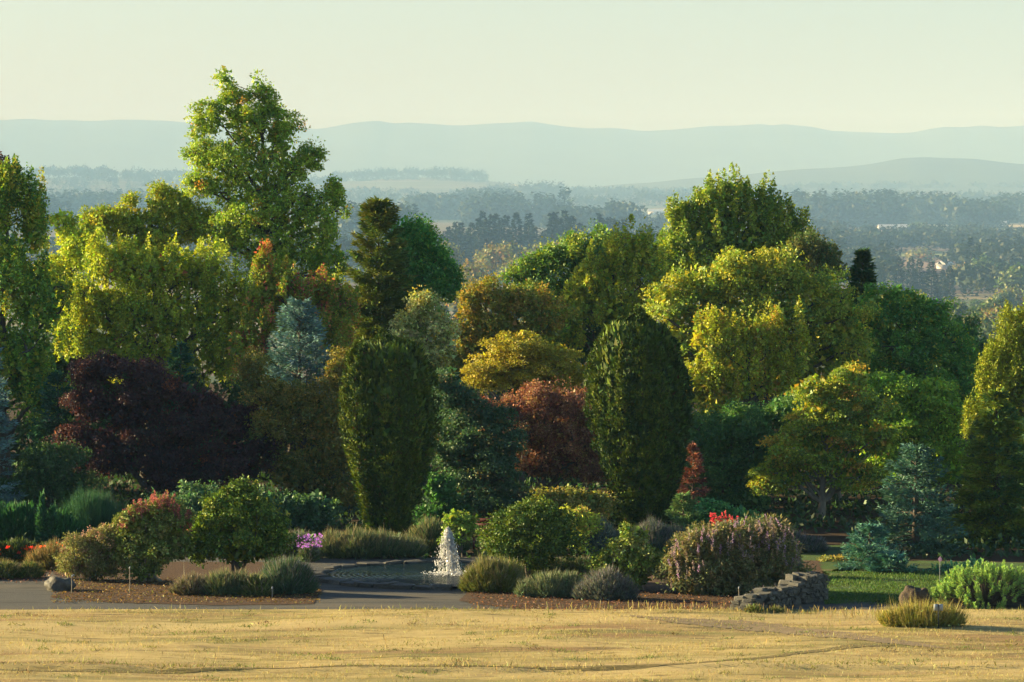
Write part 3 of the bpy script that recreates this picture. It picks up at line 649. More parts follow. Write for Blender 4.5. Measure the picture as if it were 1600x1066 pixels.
broad_tree("alder_tree", "dark green tree on the shaded right slope of the tree mass", 1420, 143, [
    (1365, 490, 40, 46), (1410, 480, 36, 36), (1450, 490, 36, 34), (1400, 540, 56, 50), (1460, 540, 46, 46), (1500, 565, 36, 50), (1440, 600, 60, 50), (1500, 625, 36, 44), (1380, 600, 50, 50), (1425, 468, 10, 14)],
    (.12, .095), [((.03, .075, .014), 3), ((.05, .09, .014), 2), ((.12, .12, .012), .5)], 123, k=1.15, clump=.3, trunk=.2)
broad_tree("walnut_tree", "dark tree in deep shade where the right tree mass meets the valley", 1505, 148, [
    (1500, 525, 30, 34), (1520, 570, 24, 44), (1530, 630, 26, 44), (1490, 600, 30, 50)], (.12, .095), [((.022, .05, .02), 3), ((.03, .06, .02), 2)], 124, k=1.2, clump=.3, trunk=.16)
broad_tree("golden_maple", "golden tree with two thin upright spires beside the right yew", 1170, 133, [
    (1110, 530, 36, 40), (1150, 540, 34, 44), (1190, 530, 30, 36), (1215, 535, 20, 34), (1218, 500, 7, 26), (1249, 505, 6, 28), (1245, 550, 20, 34), (1100, 590, 40, 36), (1160, 595, 48, 36), (1215, 590, 40, 36), (1120, 635, 46, 34)],
    (.105, .085), [((.14, .125, .010), 3), ((.115, .115, .010), 3), ((.14, .09, .012), .7), ((.065, .08, .012), 2)], 125, k=1.1, clump=.25, trunk=.13, style='spire', shag=.2)
broad_tree("dogwood_tree", "green tree with orange leaf patches and a bare grey trunk, standing by the shaded lawn", 1283, 126.5, [
    (1275, 610, 40, 28), (1330, 600, 34, 30), (1300, 640, 50, 28), (1350, 640, 40, 30), (1265, 655, 36, 26), (1320, 680, 46, 26), (1240, 700, 50, 34), (1370, 690, 34, 30), (1290, 720, 50, 26), (1215, 745, 40, 30), (1345, 745, 40, 26)],
    (.10, .08), [((.060, .080, .012), 4), ((.105, .110, .010), 3), ((.16, .11, .010), .9), ((.17, .085, .014), .3)], 126, k=1.0, clump=.26, style='layer', trunk=.105, bark=M_PALEBARK, mixrate=.12, fork=.6)
broad_tree("young_maple", "lush mid green tree behind the blue green spruce", 1430, 131, [
    (1350, 610, 30, 36), (1400, 610, 40, 34), (1450, 620, 40, 36), (1480, 650, 34, 36), (1400, 660, 50, 36), (1450, 690, 46, 40), (1385, 720, 40, 44), (1480, 720, 34, 44)],
    (.105, .085), [((.075, .12, .014), 3), ((.11, .135, .012), 2), ((.05, .09, .014), 2)], 127, k=1.1, clump=.27, trunk=.12, style='layer')
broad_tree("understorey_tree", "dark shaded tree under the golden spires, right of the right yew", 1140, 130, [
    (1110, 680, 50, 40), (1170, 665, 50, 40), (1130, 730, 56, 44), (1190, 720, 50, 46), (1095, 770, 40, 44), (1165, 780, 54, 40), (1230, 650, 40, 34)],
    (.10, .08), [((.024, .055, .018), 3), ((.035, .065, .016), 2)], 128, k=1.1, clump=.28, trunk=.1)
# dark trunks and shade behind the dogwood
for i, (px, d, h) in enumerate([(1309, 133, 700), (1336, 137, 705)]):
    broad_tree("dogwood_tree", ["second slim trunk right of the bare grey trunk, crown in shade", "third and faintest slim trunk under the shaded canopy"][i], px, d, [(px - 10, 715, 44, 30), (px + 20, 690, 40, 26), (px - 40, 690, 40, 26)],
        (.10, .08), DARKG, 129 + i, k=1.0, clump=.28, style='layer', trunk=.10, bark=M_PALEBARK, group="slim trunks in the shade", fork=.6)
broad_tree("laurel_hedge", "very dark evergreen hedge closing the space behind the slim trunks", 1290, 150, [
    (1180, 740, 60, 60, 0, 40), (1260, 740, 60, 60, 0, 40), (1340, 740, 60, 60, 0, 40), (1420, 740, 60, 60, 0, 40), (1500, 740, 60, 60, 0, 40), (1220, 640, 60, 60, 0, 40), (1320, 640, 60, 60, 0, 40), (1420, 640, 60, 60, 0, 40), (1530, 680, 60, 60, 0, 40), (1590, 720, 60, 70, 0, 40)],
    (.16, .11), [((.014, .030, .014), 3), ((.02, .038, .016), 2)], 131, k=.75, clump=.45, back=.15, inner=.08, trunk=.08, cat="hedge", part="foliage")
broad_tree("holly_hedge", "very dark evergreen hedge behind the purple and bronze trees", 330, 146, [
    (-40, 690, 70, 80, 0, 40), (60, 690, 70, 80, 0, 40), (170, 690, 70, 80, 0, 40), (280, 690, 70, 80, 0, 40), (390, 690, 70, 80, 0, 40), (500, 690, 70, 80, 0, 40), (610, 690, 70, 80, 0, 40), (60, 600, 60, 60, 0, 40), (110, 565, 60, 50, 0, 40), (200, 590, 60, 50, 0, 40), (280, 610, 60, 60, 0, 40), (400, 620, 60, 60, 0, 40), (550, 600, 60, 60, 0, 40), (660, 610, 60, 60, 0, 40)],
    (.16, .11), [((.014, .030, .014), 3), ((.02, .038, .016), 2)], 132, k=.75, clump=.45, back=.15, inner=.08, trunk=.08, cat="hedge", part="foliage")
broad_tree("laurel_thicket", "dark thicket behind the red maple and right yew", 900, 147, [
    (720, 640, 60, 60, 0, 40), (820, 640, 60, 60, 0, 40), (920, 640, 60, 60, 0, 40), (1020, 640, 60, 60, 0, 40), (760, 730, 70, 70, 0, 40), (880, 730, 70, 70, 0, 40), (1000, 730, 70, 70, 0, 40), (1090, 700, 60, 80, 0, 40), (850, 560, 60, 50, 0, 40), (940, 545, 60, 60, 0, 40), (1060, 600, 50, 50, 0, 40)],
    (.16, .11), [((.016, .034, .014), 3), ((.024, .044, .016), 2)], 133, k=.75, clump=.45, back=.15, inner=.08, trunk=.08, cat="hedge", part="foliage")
# purple tree and its neighbours at left
broad_tree("purple_plum", "large dark purple tree in deep shade at left", 260, 129.5, [
    (132, 585, 28, 22), (175, 572, 36, 22), (225, 582, 34, 26), (262, 608, 40, 26), (318, 632, 40, 28), (140, 632, 44, 36), (210, 640, 56, 40), (290, 670, 56, 40), (370, 660, 44, 32), (170, 705, 60, 50), (265, 725, 66, 50), (360, 722, 60, 46), (420, 690, 34, 40), (105, 690, 26, 40)],
    (.085, .065), MAROON, 134, k=1.0, clump=.27, trunk=.16, holes=.5)
conifer("blue_cypress", "teal conifer tip rising behind the purple tree", 282, 134, 700, 540, 50, (.17, .05), TEALG, 135, dens=1.1, per=60, upturn=.7)
conifer("teal_fir", "shaded teal green fir left of the purple tree", 90, 131, 760, 585, 72, (.17, .05), TEALG, 136, dens=1.0, per=60, upturn=.5)
conifer("blue_spruce", "pale blue spruce cut by the picture's left edge", -26, 126.6, 790, 480, 66, (.16, .042), BLUE, 137, dens=1.0, per=60, upturn=.4, droop=.1)
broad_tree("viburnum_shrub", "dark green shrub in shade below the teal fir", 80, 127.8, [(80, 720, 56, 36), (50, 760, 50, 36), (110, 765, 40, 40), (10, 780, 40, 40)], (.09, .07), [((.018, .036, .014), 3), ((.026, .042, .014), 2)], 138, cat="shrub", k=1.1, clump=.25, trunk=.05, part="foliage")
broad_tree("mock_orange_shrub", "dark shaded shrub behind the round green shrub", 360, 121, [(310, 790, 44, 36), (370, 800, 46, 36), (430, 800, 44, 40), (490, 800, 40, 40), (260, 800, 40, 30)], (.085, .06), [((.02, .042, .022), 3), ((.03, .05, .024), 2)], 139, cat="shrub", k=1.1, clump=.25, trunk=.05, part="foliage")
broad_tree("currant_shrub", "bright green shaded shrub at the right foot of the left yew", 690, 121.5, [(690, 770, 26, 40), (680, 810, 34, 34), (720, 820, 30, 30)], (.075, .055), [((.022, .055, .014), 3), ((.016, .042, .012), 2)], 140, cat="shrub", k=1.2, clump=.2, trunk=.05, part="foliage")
conifer("red_cypress", "small reddish brown conifer right of the right yew", 1083, 122.5, 800, 695, 34, (.10, .03), [((.12, .045, .03), 3), ((.09, .04, .03), 2)], 141, dens=1.6, per=60, trunk=.05)
conifer("dwarf_spruce", "small pale green cone shaped conifer at the foot of the right yew", 1068, 118.5, 848, 775, 34, (.09, .03), [((.07, .11, .04), 3), ((.09, .13, .05), 2)], 142, dens=2.2, per=60, trunk=.04,
    prof=lambda t: np.clip((1 - t) ** .55, 0, 1))
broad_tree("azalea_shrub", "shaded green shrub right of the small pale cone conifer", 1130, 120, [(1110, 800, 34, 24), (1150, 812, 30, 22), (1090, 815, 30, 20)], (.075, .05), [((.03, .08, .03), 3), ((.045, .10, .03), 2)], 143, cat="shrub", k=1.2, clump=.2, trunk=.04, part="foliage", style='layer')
# right edge conifers
broad_tree("golden_cypress", "sunlit yellow green conifer with billowing foliage at the right edge", 1610, 128, [
    (1600, 515, 36, 44), (1572, 555, 34, 42), (1548, 605, 30, 40), (1540, 655, 30, 40), (1620, 570, 46, 50), (1580, 610, 36, 36), (1640, 620, 50, 50), (1560, 640, 34, 40), (1610, 680, 50, 50), (1650, 500, 40, 60), (1660, 720, 50, 80)],
    (.10, .05), [((.125, .125, .009), 3), ((.095, .105, .010), 3)], 144, k=1.35, clump=.28, trunk=.16, mat=M_NEEDLE, style='spire')
conifer("weeping_cedar", "tall drooping cedar lit on its left side at the right edge", 1558, 117.5, 905, 612, 78, (.16, .045), [((.115, .13, .014), 3), ((.075, .10, .016), 3), ((.04, .075, .022), 2)], 145, droop=.45, upturn=.1, dens=2.1, per=66, trunk=.15,
    prof=lambda t: np.clip((1 - t) ** .6, 0, 1))
conifer("incense_cedar", "dark bluish cedar beside the sunlit drooping cedar at the right edge", 1625, 119.5, 905, 600, 70, (.16, .045), [((.035, .07, .04), 3), ((.05, .085, .045), 2)], 146, droop=.3, upturn=.2, dens=1.1, per=64)
conifer("spruce_tree", "blue green spruce in shade left of the drooping cedar", 1432, 115.5, 880, 700, 76, (.14, .04), [((.040, .080, .065), 3), ((.05, .095, .075), 2), ((.03, .062, .05), 2)], 147, droop=.12, upturn=.45, dens=1.35, per=66, trunk=.12,
    prof=lambda t: np.clip((1 - t) ** .5, 0, 1))
conifer("small_spruce", "low blue green spruce on the shaded lawn, with upright tips", 1360, 109.5, 918, 826, 56, (.12, .032), [((.045, .10, .085), 3), ((.055, .115, .09), 2)], 148, droop=.0, upturn=.8, dens=1.9, per=56, trunk=.06,
    prof=lambda t: np.clip((1 - t) ** .75, 0, 1))
conifer("small_spruce", "squat blue green spruce at the right foot of the low spruce", 1392, 108.6, 918, 872, 40, (.12, .032), [((.035, .085, .07), 3), ((.045, .10, .08), 2)], 149, droop=.0, upturn=.5, dens=2.0, per=56, trunk=.05,
    prof=lambda t: np.clip((1 - t) ** .5, 0, 1))
# shade trees that stand just outside the frame on the left
broad_tree("ash_tree", "green tree outside the left edge that shades the purple tree", -260, 134, [(-290, 430, 80, 90), (-230, 520, 90, 90), (-300, 640, 100, 90), (-200, 680, 80, 80)], (.2, .16), GREEN, 150, k=.6, clump=.55, trunk=.2)
broad_tree("ash_tree", "second green tree outside the left edge, farther back", -385, 140, [(-420, 440, 80, 80), (-350, 470, 80, 90), (-380, 560, 100, 90), (-330, 640, 90, 90), (-440, 640, 90, 90)], (.2, .16), GREEN, 153, k=.6, clump=.55, trunk=.2)

broad_tree("holly_tree", "dark holly outside the left edge, nearest of the shade trees", -226, 128.6, [(-235, 600, 60, 60), (-215, 660, 60, 60), (-230, 720, 60, 60)], (.2, .15), DARKG, 154, k=.6, clump=.5, trunk=.14)
column_yew("upright_yew", "left one of the two upright dark yews", 610, 119, 528, 842, [
    (524, 590, 600), (534, 556, 648), (548, 540, 668), (575, 532, 682), (610, 529, 687), (660, 531, 687), (700, 537, 682), (740, 549, 668), (780, 561, 655), (815, 570, 643), (842, 575, 636)], 151, YEW)
column_yew("upright_yew", "right one of the two upright dark yews, rounder on top", 1000, 120.9, 493, 838, [
    (491, 985, 1010), (497, 962, 1030), (512, 940, 1050), (535, 925, 1065), (570, 914, 1075), (620, 912, 1081), (660, 917, 1080), (700, 927, 1075), (740, 944, 1066), (780, 957, 1054), (838, 970, 1042)], 152, YEW)

# ------------------------------------------------------------------ shrubs and beds in front
r = broad_tree("smoke_bush", "tall shrub with dusky red flower plumes on top, left bed", 235, 106.3, [
    (215, 820, 38, 36), (260, 815, 34, 34), (200, 860, 30, 34), (245, 855, 40, 36), (280, 850, 20, 34), (225, 890, 28, 18)],
    (.062, .05), [((.085, .092, .022), 3), ((.055, .070, .016), 3), ((.11, .105, .036), 1)], 201, cat="shrub", k=1.15, clump=.14, trunk=.035, stems=7, bark=M_PALEBARK, mat=M_GLOSSLEAF, part="foliage")
rng = np.random.default_rng(1)
pts = [P(rng.uniform(184, 296), 0, 106.3 + rng.uniform(-.5, .5)) * [1, 1, 0] + np.array([0, 0, 0]) for _ in range(150)]
for p in pts:
    xx = p[0] / p[1] * F + 800; top = np.interp(xx, [182, 205, 240, 268, 285, 297], [800, 782, 768, 768, 800, 792]); p[2] = P(xx, top + 18 + rng.uniform(-4, 26), p[1])[2]
flower_plumes(r, pts, [((.075, .028, .024), 4), ((.10, .038, .030), 2), ((.16, .02, .035), .5)], 2, h=.26, r=.06, per=60)
r = broad_tree("spirea_shrub", "wispy brownish shrub left of the red plumed shrub", 140, 106.6, [
    (130, 865, 34, 34), (160, 850, 34, 26), (115, 885, 24, 20), (150, 885, 38, 22), (180, 835, 18, 18)],
    (.05, .022), [((.085, .072, .030), 3), ((.075, .075, .025), 3), ((.10, .07, .045), 1)], 203, cat="shrub", k=1.3, clump=.13, trunk=.03, stems=6, part="foliage", mat=M_BLADE)
pts = [P(rng.uniform(100, 195), rng.uniform(-12, 14) + np.interp(0, [0, 1], [0, 0]), 106.6) for _ in range(60)]
for p in pts:
    xx = p[0] / p[1] * F + 800; p[2] = P(xx, np.interp(xx, [95, 130, 165, 195], [862, 832, 826, 812]) + rng.uniform(0, 26), p[1])[2]; p[1] += rng.uniform(-.4, .4)
flower_plumes(r, pts, [((.12, .085, .06), 3), ((.10, .07, .05), 2)], 4, h=.18, r=.025, per=26)
broad_tree("laurel_shrub", "large rounded dark green shrub with bright upright shoots, left bed", 365, 106.8, [
    (370, 810, 50, 40), (350, 795, 34, 34), (400, 815, 42, 42), (330, 835, 40, 36), (420, 845, 32, 36), (375, 850, 62, 36), (310, 855, 24, 28), (360, 770, 14, 18), (378, 764, 9, 14), (394, 772, 6, 16), (446, 806, 5, 8)],
    (.065, .048), [((.062, .080, .009), 2), ((.032, .052, .008), 4), ((.09, .095, .009), 1)], 205, cat="shrub", k=1.15, clump=.17, trunk=.045, stems=4, part="foliage", mat=M_GLOSSLEAF, shag=.24, holes=.4)
r = broad_tree("round_tree", "small clipped round tree on a bare trunk beside the pond", 831, 105.4, [
    (832, 840, 80, 49), (832, 822, 60, 37), (776, 812, 5, 5)],
    (.06, .045), [((.048, .062, .007), 2), ((.024, .040, .007), 4), ((.062, .072, .007), 1)], 206, k=1.75, clump=.15, sub=False, trunk=.075, fork=.5, mat=M_GLOSSLEAF, shag=.08, holes=.25)
broad_tree("rose_shrub", "open light green shrub with glossy leaves right of the round tree", 985, 104, [
    (985, 845, 20, 24), (960, 870, 30, 24), (1000, 875, 30, 30), (940, 890, 24, 22), (985, 900, 34, 24), (1025, 880, 16, 26), (982, 828, 7, 10), (1005, 838, 5, 8)],
    (.062, .05), [((.10, .11, .02), 3), ((.06, .08, .014), 3), ((.125, .125, .05), 1)], 207, cat="shrub", k=1.0, clump=.14, trunk=.03, stems=6, bark=M_PALEBARK, part="foliage", mat=M_GLOSSLEAF)
r = broad_tree("butterfly_bush", "wide mauve flowering shrub above the low stone wall", 1150, 103.2, [
    (1090, 860, 44, 34), (1140, 845, 46, 34), (1190, 845, 40, 34), (1065, 885, 34, 28), (1120, 890, 60, 36), (1185, 885, 56, 40), (1225, 880, 34, 36), (1100, 915, 60, 26), (1190, 915, 60, 28), (1240, 905, 26, 26), (1215, 830, 14, 16)],
    (.085, .030), [((.072, .062, .026), 3), ((.045, .050, .024), 3), ((.085, .068, .032), 1)], 208, cat="shrub", k=1.25, clump=.15, trunk=.03, stems=6, part="foliage", mat=M_BLADE)
pts = []
for _ in range(330):
    xx = rng.uniform(1045, 1250); top = np.interp(xx, [1040, 1080, 1130, 1190, 1215, 1250], [868, 838, 818, 820, 812, 850])
    pts.append(P(xx, top + rng.uniform(2, 62) ** 1.0, 103.2 - rng.uniform(-.4, .9)))
flower_plumes(r, pts, [((.080, .060, .064), 3), ((.080, .060, .040), 2), ((.095, .068, .10), 2)], 5, h=.22, r=.036, per=34)
r = broad_tree("crape_myrtle", "small bright red flowering shrub rising behind the mauve shrub", 1130, 108, [(1125, 850, 24, 26), (1135, 870, 26, 24)], (.06, .045), DARKG, 209, cat="shrub", k=1.0, clump=.14, trunk=.025, stems=4, part="foliage")
flower_plumes(r, [P(rng.uniform(1108, 1152), rng.uniform(815, 838), 108) for _ in range(34)], [((.19, .022, .028), 3), ((.15, .03, .026), 2)], 6, h=.24, r=.06, per=50)

# lavender and grasses
LT = [((.20, .16, .09), 3), ((.18, .15, .12), 2)]
LP = [((.17, .14, .20), 2), ((.16, .13, .13), 2)]
mound("lavender", "large lavender mound with straw coloured spikes behind the pond's left end", [(560, 876, 50, 40), (600, 878, 38, 36), (520, 874, 34, 36), (640, 880, 26, 28)], 113, LAV, LT, 301, blade=(.34, .017))
mound("lavender", "lavender clump with straw spikes right of the left yew's foot", [(672, 876, 32, 48), (650, 880, 24, 34), (705, 878, 30, 30)], 114.5, [((.05, .085, .04), 3), ((.06, .09, .05), 2)], LT, 302, blade=(.34, .017))
mound("lavender", "grey green lavender behind the round green shrub, beside the purple asters", [(465, 872, 26, 40), (440, 876, 30, 30)], 112.5, LAV, LP, 303, blade=(.32, .016))
mound("lavender", "large grey green lavender mound at the right end of the left bed", [(445, 938, 46, 52), (420, 942, 30, 30), (470, 936, 26, 44)], 103.2, [((.05, .085, .05), 3), ((.06, .095, .055), 2)], LP, 304, blade=(.30, .015), tipshare=.25)
mound("lavender", "low straw tipped lavender in front of the round green shrub", [(345, 940, 34, 36), (375, 936, 30, 34)], 102.8, LAV, LT, 305, blade=(.26, .014))
mound("lavender", "low purplish brown lavender at the front of the left bed", [(300, 938, 32, 30), (280, 936, 18, 20)], 102.9, [((.09, .085, .05), 3), ((.10, .075, .06), 2)], [((.16, .12, .12), 2), ((.17, .13, .09), 2)], 306, blade=(.24, .014))
mound("lavender", "small leafy perennial between the two front lavenders of the left bed", [(400, 944, 26, 30)], 102.6, [((.10, .115, .03), 3), ((.07, .09, .03), 2)], LT, 307, blade=(.15, .03), wide=.5, cat="plant")
mound("lavender", "yellow green lavender mound left of the round tree's trunk", [(760, 946, 36, 50), (785, 944, 40, 48), (735, 938, 18, 34)], 103.6, [((.11, .115, .022), 3), ((.085, .10, .022), 2)], LT, 308, blade=(.28, .014))
mound("lavender", "shaded lavender row behind the round tree's trunk", [(860, 926, 46, 36), (905, 928, 36, 36), (820, 930, 40, 36)], 106.2, [((.08, .10, .03), 3), ((.06, .08, .03), 2)], LT, 309, blade=(.28, .014), tipshare=.3)
mound("lavender", "silvery lavender in front of the round tree's trunk", [(856, 955, 36, 36), (888, 955, 30, 36), (822, 953, 18, 26)], 102.4, [((.10, .125, .075), 3), ((.08, .105, .06), 2)], [((.18, .16, .14), 2), ((.16, .16, .08), 2)], 310, blade=(.22, .014))
mound("catmint", "rounded mauve grey mound at the front of the right bed", [(948, 960, 42, 46), (975, 961, 26, 30), (915, 960, 22, 26)], 101.8, [((.085, .095, .085), 3), ((.075, .08, .075), 2)], [((.15, .12, .16), 3), ((.13, .11, .12), 2)], 311, blade=(.16, .014), cat="plant")
mound("lavender", "blue grey lavender mound behind the glossy light green shrub", [(940, 868, 28, 48), (965, 868, 20, 30)], 114, [((.07, .10, .10), 3), ((.08, .11, .11), 2)], [((.14, .14, .14), 2), ((.17, .15, .11), 1)], 312, blade=(.32, .016))
mound("lavender", "shaded grey lavender row at the foot of the right yew", [(1020, 862, 34, 44), (1055, 864, 30, 34)], 115, [((.055, .08, .07), 3), ((.05, .07, .06), 2)], LP, 313, blade=(.32, .016))
mound("lavender", "low dark mound of grey leaves behind the mauve flowering shrub", [(1262, 864, 34, 24), (1235, 864, 26, 34)], 114.5, [((.05, .055, .05), 3), ((.045, .06, .06), 2)], LP, 314, blade=(.2, .015))
mound("ornamental_grass", "fine teal green grass clump behind the left bed", [(140, 832, 46, 62), (175, 836, 26, 36)], 119.5, [((.026, .075, .038), 3), ((.032, .085, .042), 2)], [((.035, .085, .045), 1)], 315, n_m2=900, blade=(.6, .012), rise=1.5, cat="grass")
mound("perennial_clump", "dark green leafy perennials at far left behind the orange flowers", [(20, 850, 50, 60), (80, 852, 50, 50), (-40, 850, 50, 60)], 117, [((.025, .075, .025), 3), ((.03, .09, .03), 2)], [((.03, .09, .03), 1)], 316, blade=(.22, .04), wide=.5, rise=1.2, cat="plant", n_m2=420)
mound("tall_perennial", "pair of tall leafy stalks rising above the left perennials", [(64, 850, 9, 76), (82, 850, 9, 62)], 116, [((.035, .10, .045), 3), ((.03, .08, .04), 2)], [((.03, .09, .03), 1)], 317, blade=(.2, .05), wide=.5, rise=.6, cat="plant", n_m2=420)
ob = mound("flower_bed", "orange and red flowers massed at far left", [(25, 886, 40, 30), (75, 878, 30, 26), (-25, 886, 40, 30)], 112, [((.05, .07, .02), 3), ((.04, .055, .02), 2)], [((.05, .07, .02), 1)], 318, blade=(.18, .03), cat="flowers", wide=.5)
rr = np.random.default_rng(77)
fp = [];
for _ in range(150):
    xx = rr.uniform(-60, 98); fp.append(P(xx, np.interp(xx, [-60, 60, 98], [858, 856, 852]) + abs(rr.normal()) * 5 + (rr.random() < .25) * rr.uniform(4, 16), 112 - rr.uniform(-.4, .5)))
flower_plumes(ob, fp, [((.33, .055, .010), 3), ((.28, .03, .015), 2), ((.30, .11, .015), 1)], 8, h=.05, r=.07, per=14, leaf=(.06, .05))
mound("ornamental_grass", "low tawny grass clump between the orange flowers and the wispy shrub", [(85, 884, 32, 40), (60, 886, 22, 30)], 109.5, [((.10, .10, .03), 3), ((.14, .11, .045), 2)], [((.24, .16, .08), 2)], 319, blade=(.34, .014), cat="grass")
mound("lavender", "low straw topped hedge along the gravel at far left", [(0, 906, 34, 26), (45, 905, 24, 24), (-50, 906, 40, 26)], 107.2, [((.07, .09, .02), 3), ((.06, .08, .03), 2)], [((.22, .16, .08), 2)], 320, blade=(.2, .014))
ob = mound("aster", "purple asters beside the big lavender mound", [(482, 866, 18, 26)], 111.8, LAV, LP, 321, blade=(.15, .02), cat="flowers")
flower_plumes(ob, [P(rr.uniform(462, 504), rr.uniform(836, 858), 111.6 + rr.uniform(-.3, .2)) for _ in range(70)], [((.13, .06, .19), 3), ((.10, .05, .16), 2)], 9, h=.03, r=.04, per=7, leaf=(.04, .03))
broad_tree("forsythia_shrub", "yellow green young shrub behind the fountain jet", 715, 113.5, [(712, 815, 14, 20), (728, 825, 14, 20), (705, 840, 16, 18), (735, 812, 5, 8)], (.07, .05), [((.085, .105, .016), 3), ((.06, .085, .014), 2)], 210, cat="shrub", k=1.0, clump=.14, trunk=.025, stems=4, part="foliage")
broad_tree("forsythia_shrub", "bright yellow green shrub behind the round tree", 908, 114, [(908, 815, 20, 22), (885, 805, 8, 14), (925, 828, 14, 18), (900, 840, 26, 20)], (.07, .05), [((.16, .16, .02), 3), ((.12, .13, .02), 2), ((.17, .12, .03), 1)], 211, cat="shrub", k=1.0, clump=.14, trunk=.025, stems=4, part="foliage")
broad_tree("rhododendron_shrub", "olive green shrub between the red maple and the round tree", 890, 119, [(860, 782, 34, 18), (900, 785, 40, 22), (935, 790, 24, 24), (880, 810, 50, 24)], (.085, .05), OLIVE, 212, cat="shrub", k=1.0, clump=.2, trunk=.04, part="foliage", holes=.45)
broad_tree("spirea_hedge", "low brownish clipped shrub on the shaded lawn left of the low spruce", 1310, 112, [(1308, 882, 24, 14), (1330, 884, 20, 14)], (.05, .03), OLIVE, 213, cat="shrub", k=1.2, clump=.12, trunk=.02, part="foliage")
broad_tree("yew_shrub", "dark shrub at the foot of the drooping cedar", 1500, 109, [(1480, 900, 30, 24), (1520, 895, 30, 24), (1440, 915, 14, 10)], (.07, .03), TEALG, 214, cat="shrub", k=1.1, clump=.16, trunk=.03, part="foliage")

mound("trailing_plant", "dark trailing plant spilling over the top of the stone wall", [(1222, 934, 22, 20), (1262, 912, 24, 22), (1190, 944, 18, 16)], 101.9, [((.035, .05, .02), 3), ((.05, .06, .025), 2)], LP, 322, blade=(.12, .03), cat="plant", wide=.5, rise=.3)
mound("weed_tuft", "low weeds at the foot of the stone wall", [(1180, 966, 16, 10), (1215, 966, 12, 8)], 98.6, [((.10, .10, .03), 3), ((.06, .08, .02), 2)], LT, 323, blade=(.12, .014), cat="weeds")
# spurge mound, right foreground: many upright bottlebrush shoots
def spurge():
    D = 100.2; rng = np.random.default_rng(401); bx = X(1545, D); root = empty("spurge_mound", (bx, D, 0), "large mound of bright green bottlebrush shoots at right foreground", "shrub"); O = np.array([bx, D, 0.]); parts = []; tubes = []
    for i in range(330):
        v = rdirs(rng, 1)[0]; v[2] = abs(v[2]); p = v * np.array([1.45, 1.0, 1.06]) * rng.uniform(.82, 1.02); p[2] = max(p[2], .12)
        ax = unit(v * .55 + np.array([0, 0, .8]) + rng.normal(size=3) * .12); L = rng.uniform(.22, .34); m = 95
        q = rng.random(m); th = rng.uniform(0, 6.28, m); a = unit(np.cross(ax, [.3, .9, .1])); b = np.cross(ax, a)
        o = a * np.cos(th)[:, None] + b * np.sin(th)[:, None]
        pos = p - ax * L + ax * (q * L)[:, None]; u = unit(o * (1 - .45 * q)[:, None] + ax * (.35 + .6 * q)[:, None])
        parts.append(leaves(pos, u, unit(ax + rng.normal(size=(m, 3)) * .3), np.full(m, .075) * rng.uniform(.8, 1.2, m), np.full(m, .017), tint(rng, pick(rng, [((.10, .15, .045), 3), ((.13, .165, .04), 2), ((.075, .12, .045), 2)], m), .18)))
        tubes.append(tube(np.array([p * [.25, .25, .05], p * .6, p - ax * L * .1]), [.012, .010, .006], 5))
    obj("foliage", foliage_mesh("foliage", parts, M_BLADE), root); obj("stems", wood_mesh("stems", tubes, M_BARK), root)
spurge()
mound("meadow_grass", "tuft of tall yellow grass and weeds around the small sign", [(1440, 988, 50, 36), (1400, 984, 30, 28), (1480, 988, 34, 30)], 95.6, [((.20, .17, .03), 3), ((.14, .14, .03), 2), ((.26, .20, .07), 1)], [((.28, .21, .08), 1)], 402, n_m2=420, blade=(.36, .012), rise=1.3, cat="grass", wide=.3)

# ------------------------------------------------------------------ pond, fountain, stones
POND = np.array([X(700, 107.6), 107.6]); PR = 3.15
def stone_mesh(name, seed, mat, jag=.15, sub=2):
    """rough block, unit size, with chipped faces"""
    import bmesh
    rng = np.random.default_rng(seed); bm = bmesh.new(); bmesh.ops.create_cube(bm, size=1.0)
    bmesh.ops.bevel(bm, geom=bm.edges[:], offset=.10, segments=1, affect='EDGES')
    for v in bm.verts:
        v.co += Vector(rng.normal(size=3) * jag * .5)
    me = bpy.data.meshes.new(name); bm.to_mesh(me); bm.free(); me.materials.append(mat); return me
M_RIM = ramp_material('dark_stone', [(.25, (.045, .042, .036)), (.55, (.09, .085, .072)), (.8, (.15, .14, .12))], 6, .7, bump=.6, bscale=16, bdist=.03)  # darker stone tones than the wall, for the rim and one boulder
RIMS = [stone_mesh('stone', 520 + i, M_RIM) for i in range(6)]
STONES = [stone_mesh("stone", 500 + i, M_STONE) for i in range(8)]
rim = empty("pond_rim", (POND[0], POND[1], 0), "ring of rough grey stones edging the round pond", "pond edge")
rg = np.random.default_rng(31); NR = 40; a0 = 0.0
for i in range(NR):
    a = 2 * math.pi * (i + rg.uniform(-.18, .18)) / NR
    o = obj("stone", RIMS[rg.integers(6)], rim); R0 = PR + .2 + rg.uniform(-.03, .03)
    o.location = (R0 * math.cos(a), R0 * math.sin(a), .0 + rg.uniform(-.015, .02)); o.rotation_euler = (rg.normal() * .04, rg.normal() * .04, a + math.pi / 2 + rg.normal() * .06)
    o.scale = (2 * math.pi * R0 / NR * rg.uniform(.9, 1.02), rg.uniform(.30, .42), rg.uniform(.13, .19))
